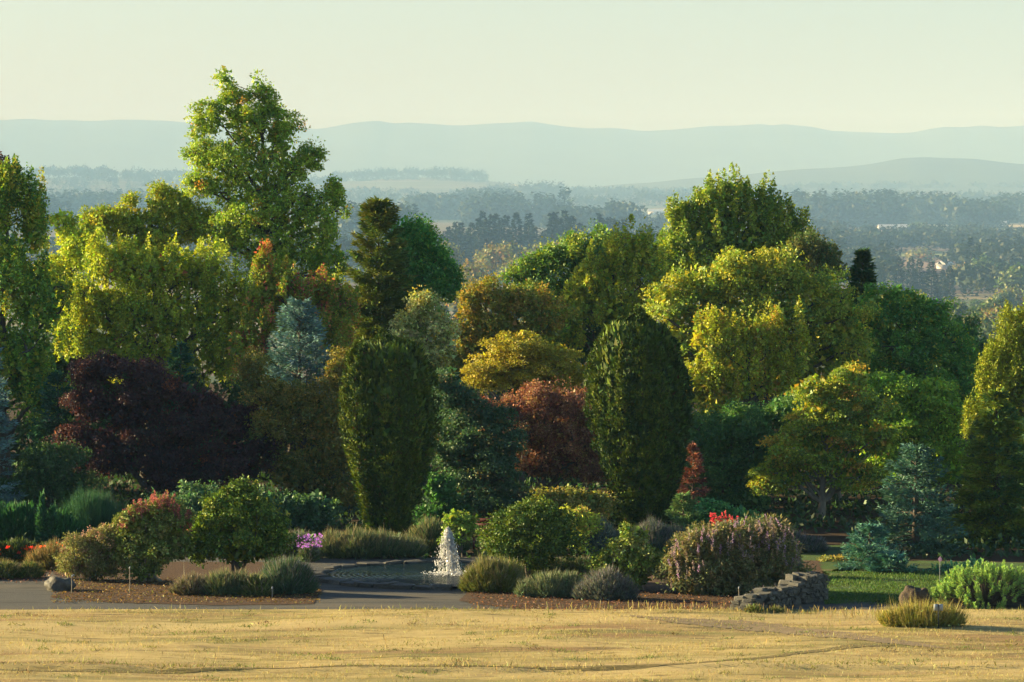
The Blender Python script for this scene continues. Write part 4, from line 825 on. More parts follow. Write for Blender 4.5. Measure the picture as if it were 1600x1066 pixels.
def water_material():
    m, nt, out = new_mat("pond_water"); N = nt.nodes; L = nt.links
    tc = N.new("ShaderNodeTexCoord"); p = N.new("ShaderNodeBsdfPrincipled")
    p.inputs["Base Color"].default_value = (.006, .018, .020, 1); p.inputs["Roughness"].default_value = .2; p.inputs["IOR"].default_value = 1.33; p.inputs["Specular IOR Level"].default_value = .6
    n = N.new("ShaderNodeTexNoise"); n.inputs["Scale"].default_value = 2.2; n.inputs["Detail"].default_value = 3
    mp = N.new("ShaderNodeMapping"); mp.inputs[3].default_value = (1.6, .55, 1); L.new(tc.outputs["Object"], mp.inputs[0]); L.new(mp.outputs[0], n.inputs["Vector"])
    w = N.new("ShaderNodeTexWave"); w.wave_type = 'RINGS'; w.rings_direction = 'SPHERICAL'; w.inputs["Scale"].default_value = 2.2; w.inputs["Distortion"].default_value = 2.5; L.new(tc.outputs["Object"], w.inputs["Vector"])
    ad = N.new("ShaderNodeMath"); ad.operation = 'MULTIPLY_ADD'; ad.inputs[1].default_value = .35; L.new(w.outputs[1], ad.inputs[0]); L.new(n.outputs[0], ad.inputs[2])
    b = N.new("ShaderNodeBump"); b.inputs["Strength"].default_value = 1.0; b.inputs["Distance"].default_value = .16
    L.new(ad.outputs[0], b.inputs["Height"]); L.new(b.outputs[0], p.inputs["Normal"]); L.new(p.outputs[0], out.inputs[0])
    return m
th = np.linspace(0, 2 * math.pi, 64, endpoint=False)
me = mesh_np("pond_water", [(PR * 1.03 * math.cos(t), PR * 1.03 * math.sin(t), 0) for t in th], [list(range(64))], None, water_material())
tag(obj("water", me, None, (POND[0], POND[1], .035)), kind="structure")

def fountain():
    rng = np.random.default_rng(33); D = POND[1]; bx = POND[0]
    root = empty("fountain_jet", (bx, D, .05), "white foaming water jet rising from the pond", "fountain")
    m, nt, out = new_mat("white_water"); N = nt.nodes; L = nt.links
    d = N.new("ShaderNodeBsdfDiffuse"); d.inputs[0].default_value = (.96, .96, .96, 1); t = N.new("ShaderNodeBsdfTranslucent"); t.inputs[0].default_value = (.96, .96, .96, 1); g = N.new("ShaderNodeBsdfGlossy"); g.inputs[1].default_value = .15
    a = N.new("ShaderNodeMixShader"); a.inputs[0].default_value = .6; b = N.new("ShaderNodeMixShader"); b.inputs[0].default_value = .06
    L.new(d.outputs[0], a.inputs[1]); L.new(t.outputs[0], a.inputs[2]); L.new(a.outputs[0], b.inputs[1]); L.new(g.outputs[0], b.inputs[2]); L.new(b.outputs[0], out.inputs[0])
    octv = np.array([[1, 0, 0], [-1, 0, 0], [0, 1, 0], [0, -1, 0], [0, 0, 1], [0, 0, -1]], float)
    octf = np.array([[0, 2, 4], [2, 1, 4], [1, 3, 4], [3, 0, 4], [2, 0, 5], [1, 2, 5], [3, 1, 5], [0, 3, 5]])
    def drops(name, pos, size):
        pos = np.asarray(pos); n = len(pos)
        V = (pos[:, None] + octv[None] * np.asarray(size)[:, None, :]).reshape(-1, 3); Fq = (octf[None] + (np.arange(n) * 6)[:, None, None]).reshape(-1, 3)
        o = obj(name, mesh_np(name, V, Fq, None, m, True), root); tag(o, kind="stuff"); return o
    H = 1.18
    zs = np.linspace(0, 1, 46); th_ = np.linspace(0, 2 * math.pi, 16, endpoint=False)
    def strand(x0, y0, x1, y1, z0, z1, w0, w1, ph):
        t_ = zs; cx = x0 + (x1 - x0) * t_ ** 1.6; cy_ = y0 + (y1 - y0) * t_ ** 1.6; w = w0 + (w1 - w0) * t_
        w = w * (1 - .9 * np.clip(t_ - .86, 0, 1) / .14) * (1 + .25 * rng.normal(size=46) * (t_ > .1))
        r_ = w[:, None] * (1 + .22 * rng.normal(size=(46, 16)))
        V = np.stack([cx[:, None] + r_ * np.cos(th_), cy_[:, None] + r_ * np.sin(th_), np.repeat((z0 + (z1 - z0) * t_)[:, None], 16, 1)], -1).reshape(-1, 3)
        i = (np.arange(45) * 16)[:, None]; j = np.arange(16)[None]; k_ = (j + 1) % 16
        return V, np.stack([i + j, i + k_, i + k_ + 16, i + j + 16], -1).reshape(-1, 4), np.zeros((len(V), 3))
    o = obj("water_column", wood_mesh("water_column", [strand(0, 0, .0, 0, 0, H, .040, .075, 0)], m), root)
    o = obj("falling_sheet", wood_mesh("falling_sheet", [strand(.17, .02, .03, 0, .02, H * .93, .020, .045, 1)], m), root)
    o = obj("falling_sheet", wood_mesh("falling_sheet", [strand(.10, -.10, .03, 0, .02, H * .85, .014, .035, 1)], m), root)
    n = 2300; t0 = rng.uniform(.0, .5, n); vx = np.where(rng.random(n) < .62, rng.normal(.30, .12, n), rng.normal(-.30, .16, n)); vy = rng.normal(0, .2, n)
    z = H * rng.uniform(.72, 1.0, n) - 4.9 * t0 ** 2 * rng.uniform(.7, 1.05, n); k = z > .02
    pos = np.stack([vx * t0 * 1.35, vy * t0, z], -1)[k]; s = rng.uniform(.004, .010, len(pos)) * np.where(rng.random(len(pos)) < .10, 1.8, 1)
    drops("droplet_spray", pos, np.stack([s, s, s * rng.uniform(1.2, 4.5, len(s))], -1))
    n = 700; a_ = rng.uniform(0, 6.28, n); rr_ = np.abs(rng.normal(0, .36, n)); s = rng.uniform(.006, .018, n)
    pos = np.stack([rr_ * np.cos(a_) + .05, rr_ * np.sin(a_), rng.random(n) ** 2 * .05], -1)
    drops("foam", pos, np.stack([s * 1.4, s * 1.4, s * .8], -1))
    obj("nozzle", wood_mesh("nozzle", [tube(np.array([[0, 0, -.05], [0, 0, .03], [0, 0, .06]]), [.035, .035, .02], 10)], plain("dark_metal", (.05, .05, .05), .4, .8)), root)
fountain()

# dry stone wall rising in steps to the right
wall = empty("stone_wall", (X(1165, 98.9), 98.9, 0), "low dry stone wall stepping up to the right", "wall")
A = np.array([X(1164, 98.9), 98.9]); B = np.array([X(1287, 101.6), 101.6]); LW = np.linalg.norm(B - A); ax = (B - A) / LW; ang = math.atan2(ax[1], ax[0]); nv = np.array([-ax[1], ax[0]])
for row in (0, 1):
    z = -.03; course = 0
    while z < .70:
        h = rg.uniform(.07, .16); s = 0.0
        while s < LW - .03:
            w = min(rg.uniform(.08, .24), LW - s + .02); c = s + w / 2
            ht = np.interp(c / LW, [0, .04, .05, .43, .44, .70, .71, 1], [.18, .24, .34, .38, .42, .50, .66, .68])
            if z + h * .6 < ht:
                o = obj("stone", STONES[rg.integers(8)], wall); q = A + ax * c + nv * (row * .27 + rg.normal() * .02)
                o.location = (q[0] - wall.location.x, q[1] - wall.location.y, z + h / 2); o.rotation_euler = (rg.normal() * .08, rg.normal() * .12, ang + rg.normal() * .14)
                o.scale = (w * rg.uniform(.92, 1.06), rg.uniform(.24, .33), h * rg.uniform(.92, 1.12))
            s += w + .006
        z += h; course += 1
def boulder(name, label, px, D, r, seed, mat):
    import bmesh
    rng = np.random.default_rng(seed); bm = bmesh.new(); bmesh.ops.create_icosphere(bm, subdivisions=4, radius=1); ph = rng.uniform(0, 6, 9)
    for v in bm.verts:
        c = v.co; k = 1 + .13 * math.sin(c.x * 3 + ph[0]) * math.sin(c.y * 2.6 + ph[1]) + .07 * math.sin(c.z * 6 + ph[2] + c.x * 4) + .035 * math.sin(c.x * 13 + ph[3]) * math.sin(c.z * 12 + ph[4])
        v.co = Vector((c.x * r[0] * k, c.y * r[1] * k, max(-.6, min(c.z, .72 + .08 * math.sin(c.x * 4 + ph[5]))) * r[2] * k))
    me = bpy.data.meshes.new(name); bm.to_mesh(me); bm.free(); me.materials.append(mat); me.polygons.foreach_set("use_smooth", np.ones(len(me.polygons), bool))
    o = obj(name, me, None, (X(px, D), D, r[2] * .35)); tag(o, label, "rock"); return o
boulder("boulder", "flat topped grey boulder on the gravel at the left bed's corner", 91, 104.0, (.36, .30, .27), 601, M_RIM)
boulder("boulder", "brown boulder beside the bright green spurge mound", 1432, 100.0, (.34, .30, .40), 602, M_BOULDER)
M_STAKE = plain("weathered_wood", (.32, .27, .20), .8); M_METAL = plain("pale_metal", (.35, .37, .38), .5, .2)
def stake(name, label, px, D, h, r, cat="stake", hook=False):
    root = empty(name, (X(px, D), D, 0), label, cat); p = [[0, 0, -.05], [.01, 0, h * .5], [0, 0, h]]
    obj("rod", wood_mesh("rod", [tube(np.array(p), [r, r, r * .9], 7)], M_STAKE), root)
    obj("cap", wood_mesh("cap", [tube(np.array([[0, 0, h - .01], [.01 if not hook else .06, 0, h + .03], [.03 if not hook else .08, 0, h + .02]]), [r * 1.5, r * 1.5, r], 7)], M_METAL), root)
stake("garden_stake", "thin upright stake in the mulch below the red plumed shrub", 201, 103.2, .60, .010)
stake("garden_stake", "short hooked stake beside the flat topped grey boulder", 110, 103.4, .38, .012, hook=True)
stake("garden_stake", "thin pale stake at the edge of the bed left of the stone wall", 1155, 100.6, .36, .010)
stake("garden_stake", "short pale stub stake at the corner of the left bed's lavenders", 424, 102.2, .20, .014)
def box(cx, cy, cz, sx, sy, sz):
    V = np.array([[x, y, z] for z in (-1, 1) for y in (-1, 1) for x in (-1, 1)], float) * np.array([sx, sy, sz]) / 2 + np.array([cx, cy, cz])
    return V, np.array([[0, 2, 3, 1], [4, 5, 7, 6], [0, 1, 5, 4], [2, 6, 7, 3], [0, 4, 6, 2], [1, 3, 7, 5]]), np.zeros((8, 3))
D = 95.0; sg = empty("plant_sign", (X(1468, D), D, float(ground_z(X(1468, D), D))), "small grey plaque on a dark post in the yellow grass tuft", "sign")
obj("post", wood_mesh("post", [box(0, -.012, .26, .022, .012, .56)], plain("dark_post", (.04, .045, .05), .6)), sg)
for sx in (-1, 1): obj("plate", wood_mesh("plate", [box(sx * .058, 0, .47, .095, .008, .15)], plain("plate_grey", (.36, .40, .42), .5)), sg)
D = 106; fl = empty("marker_flag", (X(1470, D), D, 0), "tiny pink marker flag in the shade beside the spurge mound", "flag")
obj("wire", wood_mesh("wire", [tube(np.array([[0, 0, 0], [0, 0, .3], [.01, 0, .62]]), [.006, .006, .006], 6)], M_METAL), fl)
obj("pennant", mesh_np("pennant", np.array([[.0, 0, .48], [-.05, .02, .56], [.01, .0, .64], [.06, -.02, .55]]), np.array([[0, 1, 2, 3]]), np.full((4, 3), 1.) * [.75, .30, .42], M_PETAL), fl)
# dark red bench behind the pond, half hidden by the round tree
D = 114.5; bn = empty("garden_bench", (X(770, D), D, 0), "dark red wooden bench half hidden behind the round tree", "bench"); M_RED = plain("dark_red_wood", (.10, .022, .018), .5)
for k in range(3): obj("slat", wood_mesh("slat", [box(0, -.05 + .13 * k, .42, 1.15, .11, .035)], M_RED), bn)
for k in range(3):
    s_ = obj("back_slat", wood_mesh("back_slat", [box(0, .36 + .02 * k, .56 + .13 * k, 1.15, .03, .10)], M_RED), bn); s_.rotation_euler.y = 0
for sx in (-1, 1):
    for yy in (-.08, .34): obj("leg", wood_mesh("leg", [box(sx * .52, yy, .2, .06, .06, .42)], M_RED), bn)
    obj("armrest", wood_mesh("armrest", [box(sx * .545, .12, .66, .07, .56, .04), box(sx * .545, -.12, .53, .05, .05, .24)], M_RED), bn)

GAIN = 1.0
# ------------------------------------------------------------------ grass and litter (uncountable)
def lawn_blades():
    rng = np.random.default_rng(700); n = 130000
    x = rng.uniform(-15, 15, n); y = 83.2 + (99.1 - 83.2) * rng.random(n); z = ground_z(x, y)
    pat = np.sin(x * .9 + 1.3 * np.sin(y * .7)) * np.sin(y * 1.7 + .8 * np.sin(x * .6))
    k = rng.random(n) < np.clip(.55 + .45 * pat, .12, 1)
    tx, ty = X(1230, gd(985)), gd(985)
    k &= (rng.random(len(x)) < .4) | ~(((x - tx) / 2.6) ** 2 + ((y - ty - .15 * (x - tx) * -1) / .75) ** 2 < 1)
    x, y, z = x[k], y[k], z[k]; n = len(x)
    edge = np.exp(-((99.0 - y) / .35) ** 2)
    ln = .044 * np.exp(rng.normal(size=n) * .35) * (1 + edge * .6 + 1.0 * np.exp(-((y - 87.5) / .25) ** 2))
    u = unit(rng.normal(size=(n, 3)) * .55 + np.array([.1, 0, .8]))
    g = (np.sin(x * .5 + 2) * np.sin(y * .9 + 1) > .45) & (rng.random(n) < .7) | (rng.random(n) < .05 + .45 * edge + .5 * np.exp(-((y - 87.3) / .2) ** 2))
    c = np.where(g[:, None], tint(rng, np.repeat([[.13, .125, .03]], n, 0), .25), tint(rng, pick(rng, [((.31, .24, .10), 3), ((.26, .19, .07), 2), ((.36, .30, .15), 1)], n), .2))
    TRIMODE[0] = True
    o = obj("dry_grass", foliage_mesh("dry_grass", [leaves(np.stack([x, y, z], -1), u, rdirs(rng, n), ln, ln * .16, c)], M_BLADE)); tag(o, "short dry golden grass blades across the foreground lawn", "grass", kind="stuff")
    TRIMODE[0] = False
    ns = 150; sx_ = rng.uniform(-14, 14, ns); sy_ = 84.5 + 14 * rng.random(ns); per = 46
    x = np.repeat(sx_, per) + rng.normal(size=ns * per) * .13; y = np.repeat(sy_, per) + rng.normal(size=ns * per) * .13; n = len(x)
    cw = np.repeat(pick(rng, [((.10, .125, .03), 3), ((.17, .15, .05), 2), ((.12, .085, .04), 1)], ns), per, 0)
    o = obj("lawn_weeds", foliage_mesh("lawn_weeds", [leaves(np.stack([x, y, ground_z(x, y)], -1), unit(rng.normal(size=(n, 3)) * .6 + np.array([0, 0, .6])), rdirs(rng, n), rng.uniform(.03, .10, n), rng.uniform(.008, .02, n), tint(rng, cw, .25))], M_BLADE)); tag(o, "small green and brown weeds dotted over the dry lawn", "weeds", kind="stuff")
    n = 900; x = np.concatenate([rng.uniform(-14, 14, 500), X(1040, 98) + rng.normal(size=200) * 1.3, X(1330, 98) + rng.normal(size=200) * .8]); y = np.concatenate([rng.uniform(84, 98.5, 500), 98.4 + rng.normal(size=200) * .25, 97.6 + rng.normal(size=200) * .35])
    ln = np.concatenate([rng.uniform(.10, .22, 500), rng.uniform(.10, .30, 400)]); k = y < 99.1
    x, y, ln = x[k], y[k], ln[k]; n = len(x)
    o = obj("seed_stalks", foliage_mesh("seed_stalks", [leaves(np.stack([x, y, ground_z(x, y)], -1), unit(rng.normal(size=(n, 3)) * .18 + np.array([0, 0, 1.])), rdirs(rng, n), ln, np.full(n, .014), tint(rng, pick(rng, [((.34, .25, .10), 2), ((.14, .10, .05), 1), ((.24, .20, .06), 1)], n), .2), up_wide=.8)], M_BLADE)); tag(o, "thin upright seed stalks standing in the dry lawn", "grass", kind="stuff")
lawn_blades()
def green_blades():
    rng = np.random.default_rng(730); n = 26000; py = rng.uniform(894, 945, n); d = gd(py); x = (rng.uniform(1290, 1560, n) - 800) / F * d
    k = np.sin(x * 2.1) * np.sin(d * 1.7) + rng.random(n) > -.1; x, d = x[k], d[k]; n = len(x); TRIMODE[0] = True
    o = obj("lawn_grass", foliage_mesh("lawn_grass", [leaves(np.stack([x, d, np.full(n, -.022)], -1), unit(rng.normal(size=(n, 3)) * .5 + np.array([0, 0, .8])), rdirs(rng, n), rng.uniform(.03, .09, n), rng.uniform(.01, .02, n), tint(rng, pick(rng, [((.06, .11, .018), 3), ((.10, .12, .03), 1), ((.04, .08, .015), 2)], n), .25))], M_BLADE)); tag(o, "short green grass blades of the shaded lawn", "grass", kind="stuff"); TRIMODE[0] = False
green_blades()
def litter():
    rng = np.random.default_rng(710); P_ = []
    for (x0, x1, y0, y1, n, pal) in [(78, 500, 905, 943, 5200, [((.20, .12, .03), 2), ((.10, .055, .025), 3), ((.16, .13, .03), 1)]), (735, 1160, 925, 957, 3500, [((.20, .09, .045), 2), ((.10, .055, .03), 3)]), (0, 110, 885, 912, 500, [((.16, .08, .05), 1)])]:
        d = gd(rng.uniform(y0, y1, n)); x = (rng.uniform(x0, x1, n) - 800) / F * d
        P_.append(leaves(np.stack([x, d, np.full(n, -.012) + rng.random(n) * .02], -1), unit(rng.normal(size=(n, 3)) * [1, 1, .35]), unit(rng.normal(size=(n, 3)) * .5 + np.array([0, 0, 1.])), rng.uniform(.03, .08, n), rng.uniform(.015, .045, n), tint(rng, pick(rng, pal, n), .3)))
    o = obj("leaf_litter", foliage_mesh("leaf_litter", P_, M_LEAF)); tag(o, "fallen leaves and bark chips scattered on the beds", "leaf litter", kind="stuff")
litter()
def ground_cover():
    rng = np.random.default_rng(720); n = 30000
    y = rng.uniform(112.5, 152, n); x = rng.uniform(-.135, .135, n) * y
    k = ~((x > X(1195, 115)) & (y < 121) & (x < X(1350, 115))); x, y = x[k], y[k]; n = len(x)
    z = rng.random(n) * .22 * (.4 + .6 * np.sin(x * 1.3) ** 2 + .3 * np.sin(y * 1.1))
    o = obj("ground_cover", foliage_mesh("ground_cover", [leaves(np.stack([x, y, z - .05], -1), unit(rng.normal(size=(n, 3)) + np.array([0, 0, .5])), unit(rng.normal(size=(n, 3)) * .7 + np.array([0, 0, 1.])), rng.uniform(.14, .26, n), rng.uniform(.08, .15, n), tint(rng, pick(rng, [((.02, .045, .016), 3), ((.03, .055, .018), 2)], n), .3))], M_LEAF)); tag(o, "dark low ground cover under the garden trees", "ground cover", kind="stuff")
ground_cover()

# ------------------------------------------------------------------ the valley: woods, single trees, barns
def far_conifer(seed, H=1.0, R=.16, n=330, ls=.07, pal=None, prof=None):
    rng = np.random.default_rng(seed); t = rng.random(n) ** 1.35; az = rng.uniform(0, 6.28, n); pr = (prof or (lambda q: (1 - q) ** .8 + .03))(t)
    f = rng.random(n) ** .45; r_ = R * pr * f * (1 + .18 * np.sin(t * 38))
    pos = np.stack([r_ * np.cos(az), r_ * np.sin(az), .02 + t * .98 - .06 * pr * f], -1); d = np.stack([np.cos(az), np.sin(az), np.full(n, -.05)], -1)
    u = unit(d + rng.normal(size=(n, 3)) * .35 + np.array([0, 0, .2]))
    return leaves(pos, u, unit(np.array([0, 0, 1.]) + d * .5 + rng.normal(size=(n, 3)) * .4), ls * np.exp(rng.normal(size=n) * .2) * (.5 + .6 * pr), np.full(n, ls * .5), tint(rng, pick(rng, pal, n), .2))
def far_round(seed, n=1100, ls=.075, pal=None):
    rng = np.random.default_rng(seed); nc = 26; d = rdirs(rng, nc); d[:, 2] = np.abs(d[:, 2]) * .9 - .15
    c = d * np.array([.36, .36, .42]) * rng.uniform(.6, 1, nc)[:, None] + np.array([0, 0, .5]); per = n // nc
    g = rdirs(rng, nc * per) * .15 * np.sqrt(rng.random(nc * per))[:, None] * 1.2; pos = np.repeat(c, per, 0) + g; out = np.repeat(d, per, 0)
    col = np.repeat(pick(rng, pal, nc), per, 0); pos[:, 2] = np.maximum(pos[:, 2], .01)
    return leaves(pos, rdirs(rng, len(pos)), unit(out + unit(g) + rng.normal(size=g.shape) * .5), np.full(len(pos), ls), np.full(len(pos), ls * .75), tint(rng, col, .2))
FIRP = [((.016, .032, .016), 3), ((.022, .040, .017), 2)]; YELP = [((.16, .13, .03), 3), ((.12, .12, .03), 2), ((.20, .12, .03), 1)]; FGRP = [((.05, .08, .022), 3), ((.08, .10, .022), 2)]
FAR = {'fir': [foliage_mesh("conifer_tree", [far_conifer(800 + i, pal=FIRP, R=[.13, .11, .15][i], n=760, ls=.10)], M_NEEDLE) for i in range(3)],
       'cypress': [foliage_mesh("cypress_tree", [far_conifer(810 + i, pal=FIRP, R=.12, n=900, ls=.10, prof=lambda q: np.sin(np.clip(q * .85 + .15, 0, 1) * np.pi) ** .55)], M_NEEDLE) for i in range(2)],
       'yellow': [foliage_mesh("autumn_tree", [far_round(820 + i, pal=YELP)], M_LEAF) for i in range(2)],
       'green': [foliage_mesh("field_tree", [far_round(830 + i, pal=FGRP)], M_LEAF) for i in range(3)]}
TRUNKS = {k: wood_mesh("trunk", [tube(np.array([[0, 0, 0], [.004, 0, .3], [0, 0, .8]]), [.022, .016, .004], 6)], M_BARK) for k in FAR}
CNT = {}
def far_tree(kind, px, D, h, w=1.0, label=None, group=None):
    i = CNT.get(kind, 0); CNT[kind] = i + 1; me = FAR[kind][i % len(FAR[kind])]
    x = X(px, D); o = empty(me.name.split('.')[0], (x, D, float(ground_z(x, D)) - .3), label, "tree", group)
    o.scale = (h * w, h * w, h); o.rotation_euler.z = (i * 2.4) % 6.28
    obj("crown", me, o); obj("trunk", TRUNKS[kind], o); return o
rf = np.random.default_rng(900)
for px in np.arange(612, 1300, 7.5):
    hh = np.interp(px, [612, 700, 760, 900, 1000, 1060, 1300], [26, 34, 42, 42, 36, 30, 24]) * rf.uniform(.78, 1.12)
    far_tree('fir', px + rf.uniform(-4, 4), 3000 + rf.uniform(-130, 130), hh, rf.uniform(.85, 1.15), "dark fir in the jagged conifer belt across the middle of the valley", "firs of the jagged conifer belt")
for i, (px, top, D, hh) in enumerate([(655, 374, 2150, 21), (700, 372, 2200, 20), (775, 374, 2120, 24), (792, 372, 2160, 25), (760, 380, 2180, 20), (838, 374, 2200, 22), (868, 370, 2230, 24), (888, 366, 2240, 26), (740, 400, 1650, 22), (728, 415, 1500, 22), (750, 425, 1480, 18), (810, 395, 1900, 20), (830, 400, 1850, 18)]):
    o = far_tree('yellow', px, D, hh, 1.1, "pale yellow tree in front of the jagged conifer belt", "yellow trees below the conifer belt"); o.location.z = P(px, top, D)[2] - hh
SING = [('cypress', 1404, 402, 2500, 24, .9, "leftmost dark pointed tree in front of the brown field"), ('cypress', 1423, 402, 2520, 25, .8, "dark pointed tree second from left before the brown field"), ('cypress', 1436, 405, 2560, 24, .8, "dark pointed tree third from left before the brown field"),
    ('fir', 1455, 410, 2300, 24, 1.5, "broad layered fir before the brown field"), ('cypress', 1473, 421, 2480, 18, .8, "short pointed tree right of the layered fir"), ('cypress', 1484, 416, 2400, 20, .9, "rightmost dark pointed tree in the group before the field"), ('cypress', 1379, 420, 2420, 15, .9, "small pointed tree at the treetops of the garden, left of the field"),
    ('green', 1432, 343, 5200, 26, 1.1, "round tree right of the white roofed barn"), ('yellow', 1437, 384, 3500, 20, 1.7, "broad yellowish tree on the far side of the brown field"), ('fir', 1517, 372, 2900, 40, 1.0, "tall dark fir right of the brown field"), ('fir', 1528, 385, 2800, 34, 1.0, "shorter dark fir beside the tall one right of the brown field"),
    ('green', 1548, 394, 2700, 26, 1.3, "large rounded green tree at right below the field strips"), ('yellow', 1500, 408, 2650, 16, 1.2, "orange tinted tree at the right end of the brown field"), ('green', 1575, 368, 4600, 24, 1.4, "rounded tree below the field strips near the right edge"), ('green', 1595, 405, 2300, 26, 1.2, "green tree at the right edge below the field strips")]
for s_ in SING:
    o = far_tree(*s_[:1], s_[1], s_[3], s_[4], s_[5], s_[6], None); o.location.z = P(s_[1], s_[2], s_[3])[2] - s_[4]
for i in range(85):
    px = rf.uniform(1285, 1650); D = rf.uniform(1000, 2100); k = rf.choice(['green', 'green', 'yellow']); hh = rf.uniform(12, 22)
    o = far_tree(k, px, D, hh, rf.uniform(1, 1.35), "hazy tree on the slope below the fields at right", "hazy trees on the right slope"); top = rf.uniform(440, 500) + (1900 - D) * .03; o.location.z = min(P(px, top, D)[2] - hh, ground_z(o.location.x, D) + 6)
for i in range(60):
    px = rf.uniform(560, 900); D = rf.uniform(900, 2100); hh = rf.uniform(12, 20)
    o = far_tree(rf.choice(['green', 'yellow', 'fir']), px, D, hh, rf.uniform(.9, 1.3), "hazy tree in the valley gap between the garden trees", "hazy trees in the valley gap")

def woods(name, label, belts, seed):
    """far woodland that reads as one mass"""
    TRIMODE[0] = True; rng = np.random.default_rng(seed); lib = [far_conifer(seed + i, n=64, ls=.15, pal=FIRP, R=.17) for i in range(3)] + [far_round(seed + 10 + i, n=90, ls=.165, pal=[((.024, .036, .015), 1), ((.034, .044, .016), 1)]) for i in range(2)]
    Vs = []; Fs = []; Cs = []; off = 0
    for (px0, px1, D0, D1, n, h0, h1, con) in belts:
        for _ in range(n):
            D = rng.uniform(D0, D1); x = X(rng.uniform(px0, px1), D); v, f, c = lib[rng.integers(3)] if rng.random() < con else lib[3 + rng.integers(2)]
            h = rng.uniform(h0, h1); a = rng.uniform(0, 6.28); ca, sa = math.cos(a), math.sin(a)
            q = np.stack([v[:, 0] * ca - v[:, 1] * sa, v[:, 0] * sa + v[:, 1] * ca, v[:, 2]], -1) * [h * 1.25, h * 1.25, h] + [x, D, float(ground_z(x, D)) - .5]
            Vs.append(q); Fs.append(f + off); Cs.append(c * rng.uniform(.8, 1.2)); off += len(v)
    V = np.concatenate(Vs); TRI[0] += len(V) // 3; TRIMODE[0] = False
    o = obj(name, mesh_np(name, V, np.concatenate(Fs), np.concatenate(Cs), M_NEEDLE)); tag(o, label, "woodland", kind="stuff")
woods("near_woods", "woods filling the belt behind the jagged firs and the hedgerows below the fields", [(560, 1320, 3120, 3350, 260, 22, 34, .8), (1270, 1680, 3900, 4050, 190, 17, 25, .15), (-100, 560, 2900, 3300, 130, 22, 34, .6), (1490, 1680, 2950, 3400, 100, 18, 28, .4), (1490, 1680, 2300, 2700, 60, 14, 22, .3), (1270, 1385, 2500, 3300, 80, 16, 26, .4), (1270, 1700, 4500, 4700, 120, 16, 24, .3), (945, 1015, 3250, 3350, 34, 24, 32, .1)], 1000)
woods("middle_woods", "hazy tree belts between the fields", [(535, 650, 4250, 4450, 110, 34, 48, .8), (640, 725, 6900, 7200, 90, 34, 48, .6), (722, 800, 7900, 8200, 90, 40, 54, .7), (733, 822, 5900, 6150, 120, 36, 52, .85), (833, 872, 5950, 6100, 46, 36, 52, .9), (878, 886, 5900, 6000, 8, 50, 60, 1), (862, 935, 5100, 5250, 80, 26, 40, .7), (952, 988, 5150, 5300, 44, 34, 46, .2), (935, 1100, 5100, 5300, 90, 18, 30, .6),
    (1240, 1400, 5900, 6200, 190, 38, 56, .85), (1385, 1490, 6300, 6600, 120, 36, 52, .7), (1490, 1565, 5700, 5900, 80, 30, 46, .6), (1560, 1680, 6500, 6900, 110, 34, 50, .5), (70, 260, 6700, 7100, 190, 34, 54, .75), (-80, 90, 5600, 6000, 120, 34, 50, .6), (150, 330, 5200, 5400, 110, 26, 40, .5), (1190, 1290, 4800, 4950, 60, 20, 30, .5)], 1100)
woods("far_woods", "pale distant woods along the far edge of the plain", [(-100, 520, 11700, 12300, 300, 26, 42, .6), (-100, 760, 9400, 11600, 480, 24, 40, .6), (-100, 520, 8200, 9000, 260, 24, 42, .6), (520, 760, 12900, 13500, 190, 24, 42, .6), (640, 1000, 9300, 9700, 230, 22, 36, .6), (820, 880, 10800, 11000, 60, 40, 62, .8), (760, 1250, 11500, 12000, 330, 24, 40, .5), (1000, 1700, 9800, 10200, 420, 24, 42, .6), (1180, 1750, 12800, 13300, 380, 26, 44, .5), (500, 1750, 14800, 15300, 260, 24, 40, .5)], 1200)

M_WALLW = plain("white_wall", (.70, .68, .62), .8); M_ROOFW = plain("pale_metal_roof", (.62, .62, .62), .5); M_ROOFB = plain("brown_roof", (.22, .13, .09), .8)
def barn(name, label, px, py, D, w, h, dep, roof, rot=0.0):
    x = X(px, D); g = float(ground_z(x, D)); root = empty(name, (x, D, g), label, "building"); root.rotation_euler.z = rot
    obj("wall", wood_mesh("wall", [box(0, 0, h / 2, w, dep, h)], M_WALLW), root)
    o_ = .06 * dep; V = np.array([[-w / 2 - 1, -dep / 2 - o_, h], [w / 2 + 1, -dep / 2 - o_, h], [w / 2 + 1, 0, h + dep * .28], [-w / 2 - 1, 0, h + dep * .28], [-w / 2 - 1, dep / 2 + o_, h], [w / 2 + 1, dep / 2 + o_, h],
                  [-w / 2 - 1, -dep / 2 - o_, h - .4], [w / 2 + 1, -dep / 2 - o_, h - .4], [-w / 2 - 1, dep / 2 + o_, h - .4], [w / 2 + 1, dep / 2 + o_, h - .4]])
    obj("roof", mesh_np("roof", V, [[0, 1, 2, 3], [3, 2, 5, 4], [0, 6, 7, 1], [4, 5, 9, 8], [0, 3, 4, 8, 6], [1, 7, 9, 5, 2], [6, 8, 9, 7]], None, roof), root)
    for k in (-.28, 0, .28): obj("door", wood_mesh("door", [box(k * w, -dep / 2 - .1, h * .35, w * .09, .2, h * .7)], M_ROOFB), root)
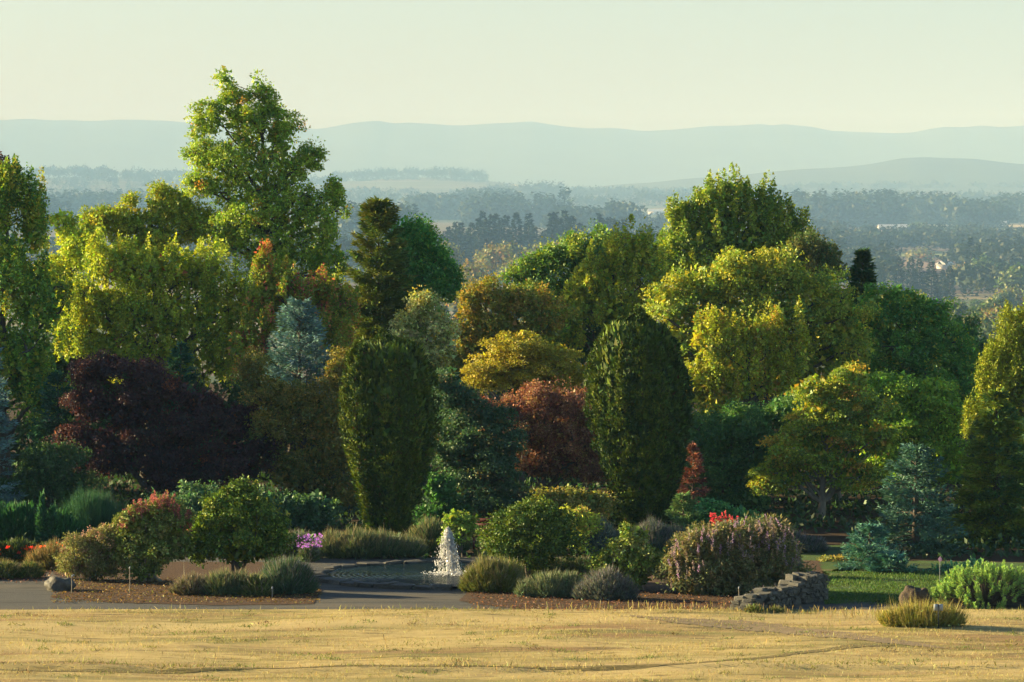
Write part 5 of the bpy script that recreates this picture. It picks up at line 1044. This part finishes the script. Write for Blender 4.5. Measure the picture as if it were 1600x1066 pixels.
barn("barn", "long white roofed barn behind the hedgerow at right", 1395, 356, 5300, 36, 7, 16, M_ROOFW)
barn("barn", "low pale shed left of the long white roofed barn", 1372, 358, 5330, 10, 6, 12, M_ROOFB)
barn("farmhouse", "small white gabled farmhouse by the brown field", 1476, 412, 3250, 10, 4.5, 9, M_ROOFW, .9)
barn("barn", "white barn near the middle of the hazy plain", 830, 312, 8200, 34, 8, 18, M_ROOFW)
barn("barn", "pale shed standing on the straw coloured field mid plain", 828, 318, 7600, 26, 6, 14, M_ROOFB)
barn("barn", "pale long roof right of the middle of the plain", 1025, 312, 7900, 30, 6, 14, M_ROOFW)
barn("barn", "hazy pale barn left of the middle of the plain", 652, 305, 8600, 30, 8, 16, M_ROOFW)
barn("barn", "low hazy shed beside the pale barn left of centre", 668, 308, 8500, 24, 5, 12, M_ROOFB)
barn("barn", "pale barn near the right edge below the far woods", 1562, 330, 6000, 16, 6, 12, M_ROOFW)
# bright field strips where the photograph shows them
def field(name, px0, px1, py0, py1, mat):
    f = lambda py: 72.2 * F / (py - HORIZON)
    d0, d1 = f(py1), f(py0); n = 24
    xs_ = np.linspace(0, 1, n); V = []
    for d in np.linspace(d0, d1, 12):
        x = X(px0, d) + (X(px1, d) - X(px0, d)) * xs_; V.append(np.stack([x, np.full(n, d), ground_z(x, np.full(n, d)) + .8], -1))
    V = np.concatenate(V); i = np.arange(n - 1)[None, :] + n * np.arange(11)[:, None]
    tag(obj(name, mesh_np(name, V, np.stack([i, i + 1, i + 1 + n, i + n], -1).reshape(-1, 4), None, mat, True)), kind="structure")
M_PLOUGH = plain("ploughed_field", (.20, .125, .09), 1); M_STUB = plain("stubble_field", (.50, .40, .22), 1); M_PAST = plain("pasture", (.16, .20, .06), 1)
field("ploughed_field", 1375, 1500, 407, 428, M_PLOUGH); field("pasture", 1340, 1560, 394, 402, M_PAST)
field("stubble_field", 1430, 1640, 352, 356, M_STUB); field("pasture_strip", 1430, 1660, 357.5, 361, M_PAST); field("stubble_strip", 800, 890, 310, 318, M_STUB)
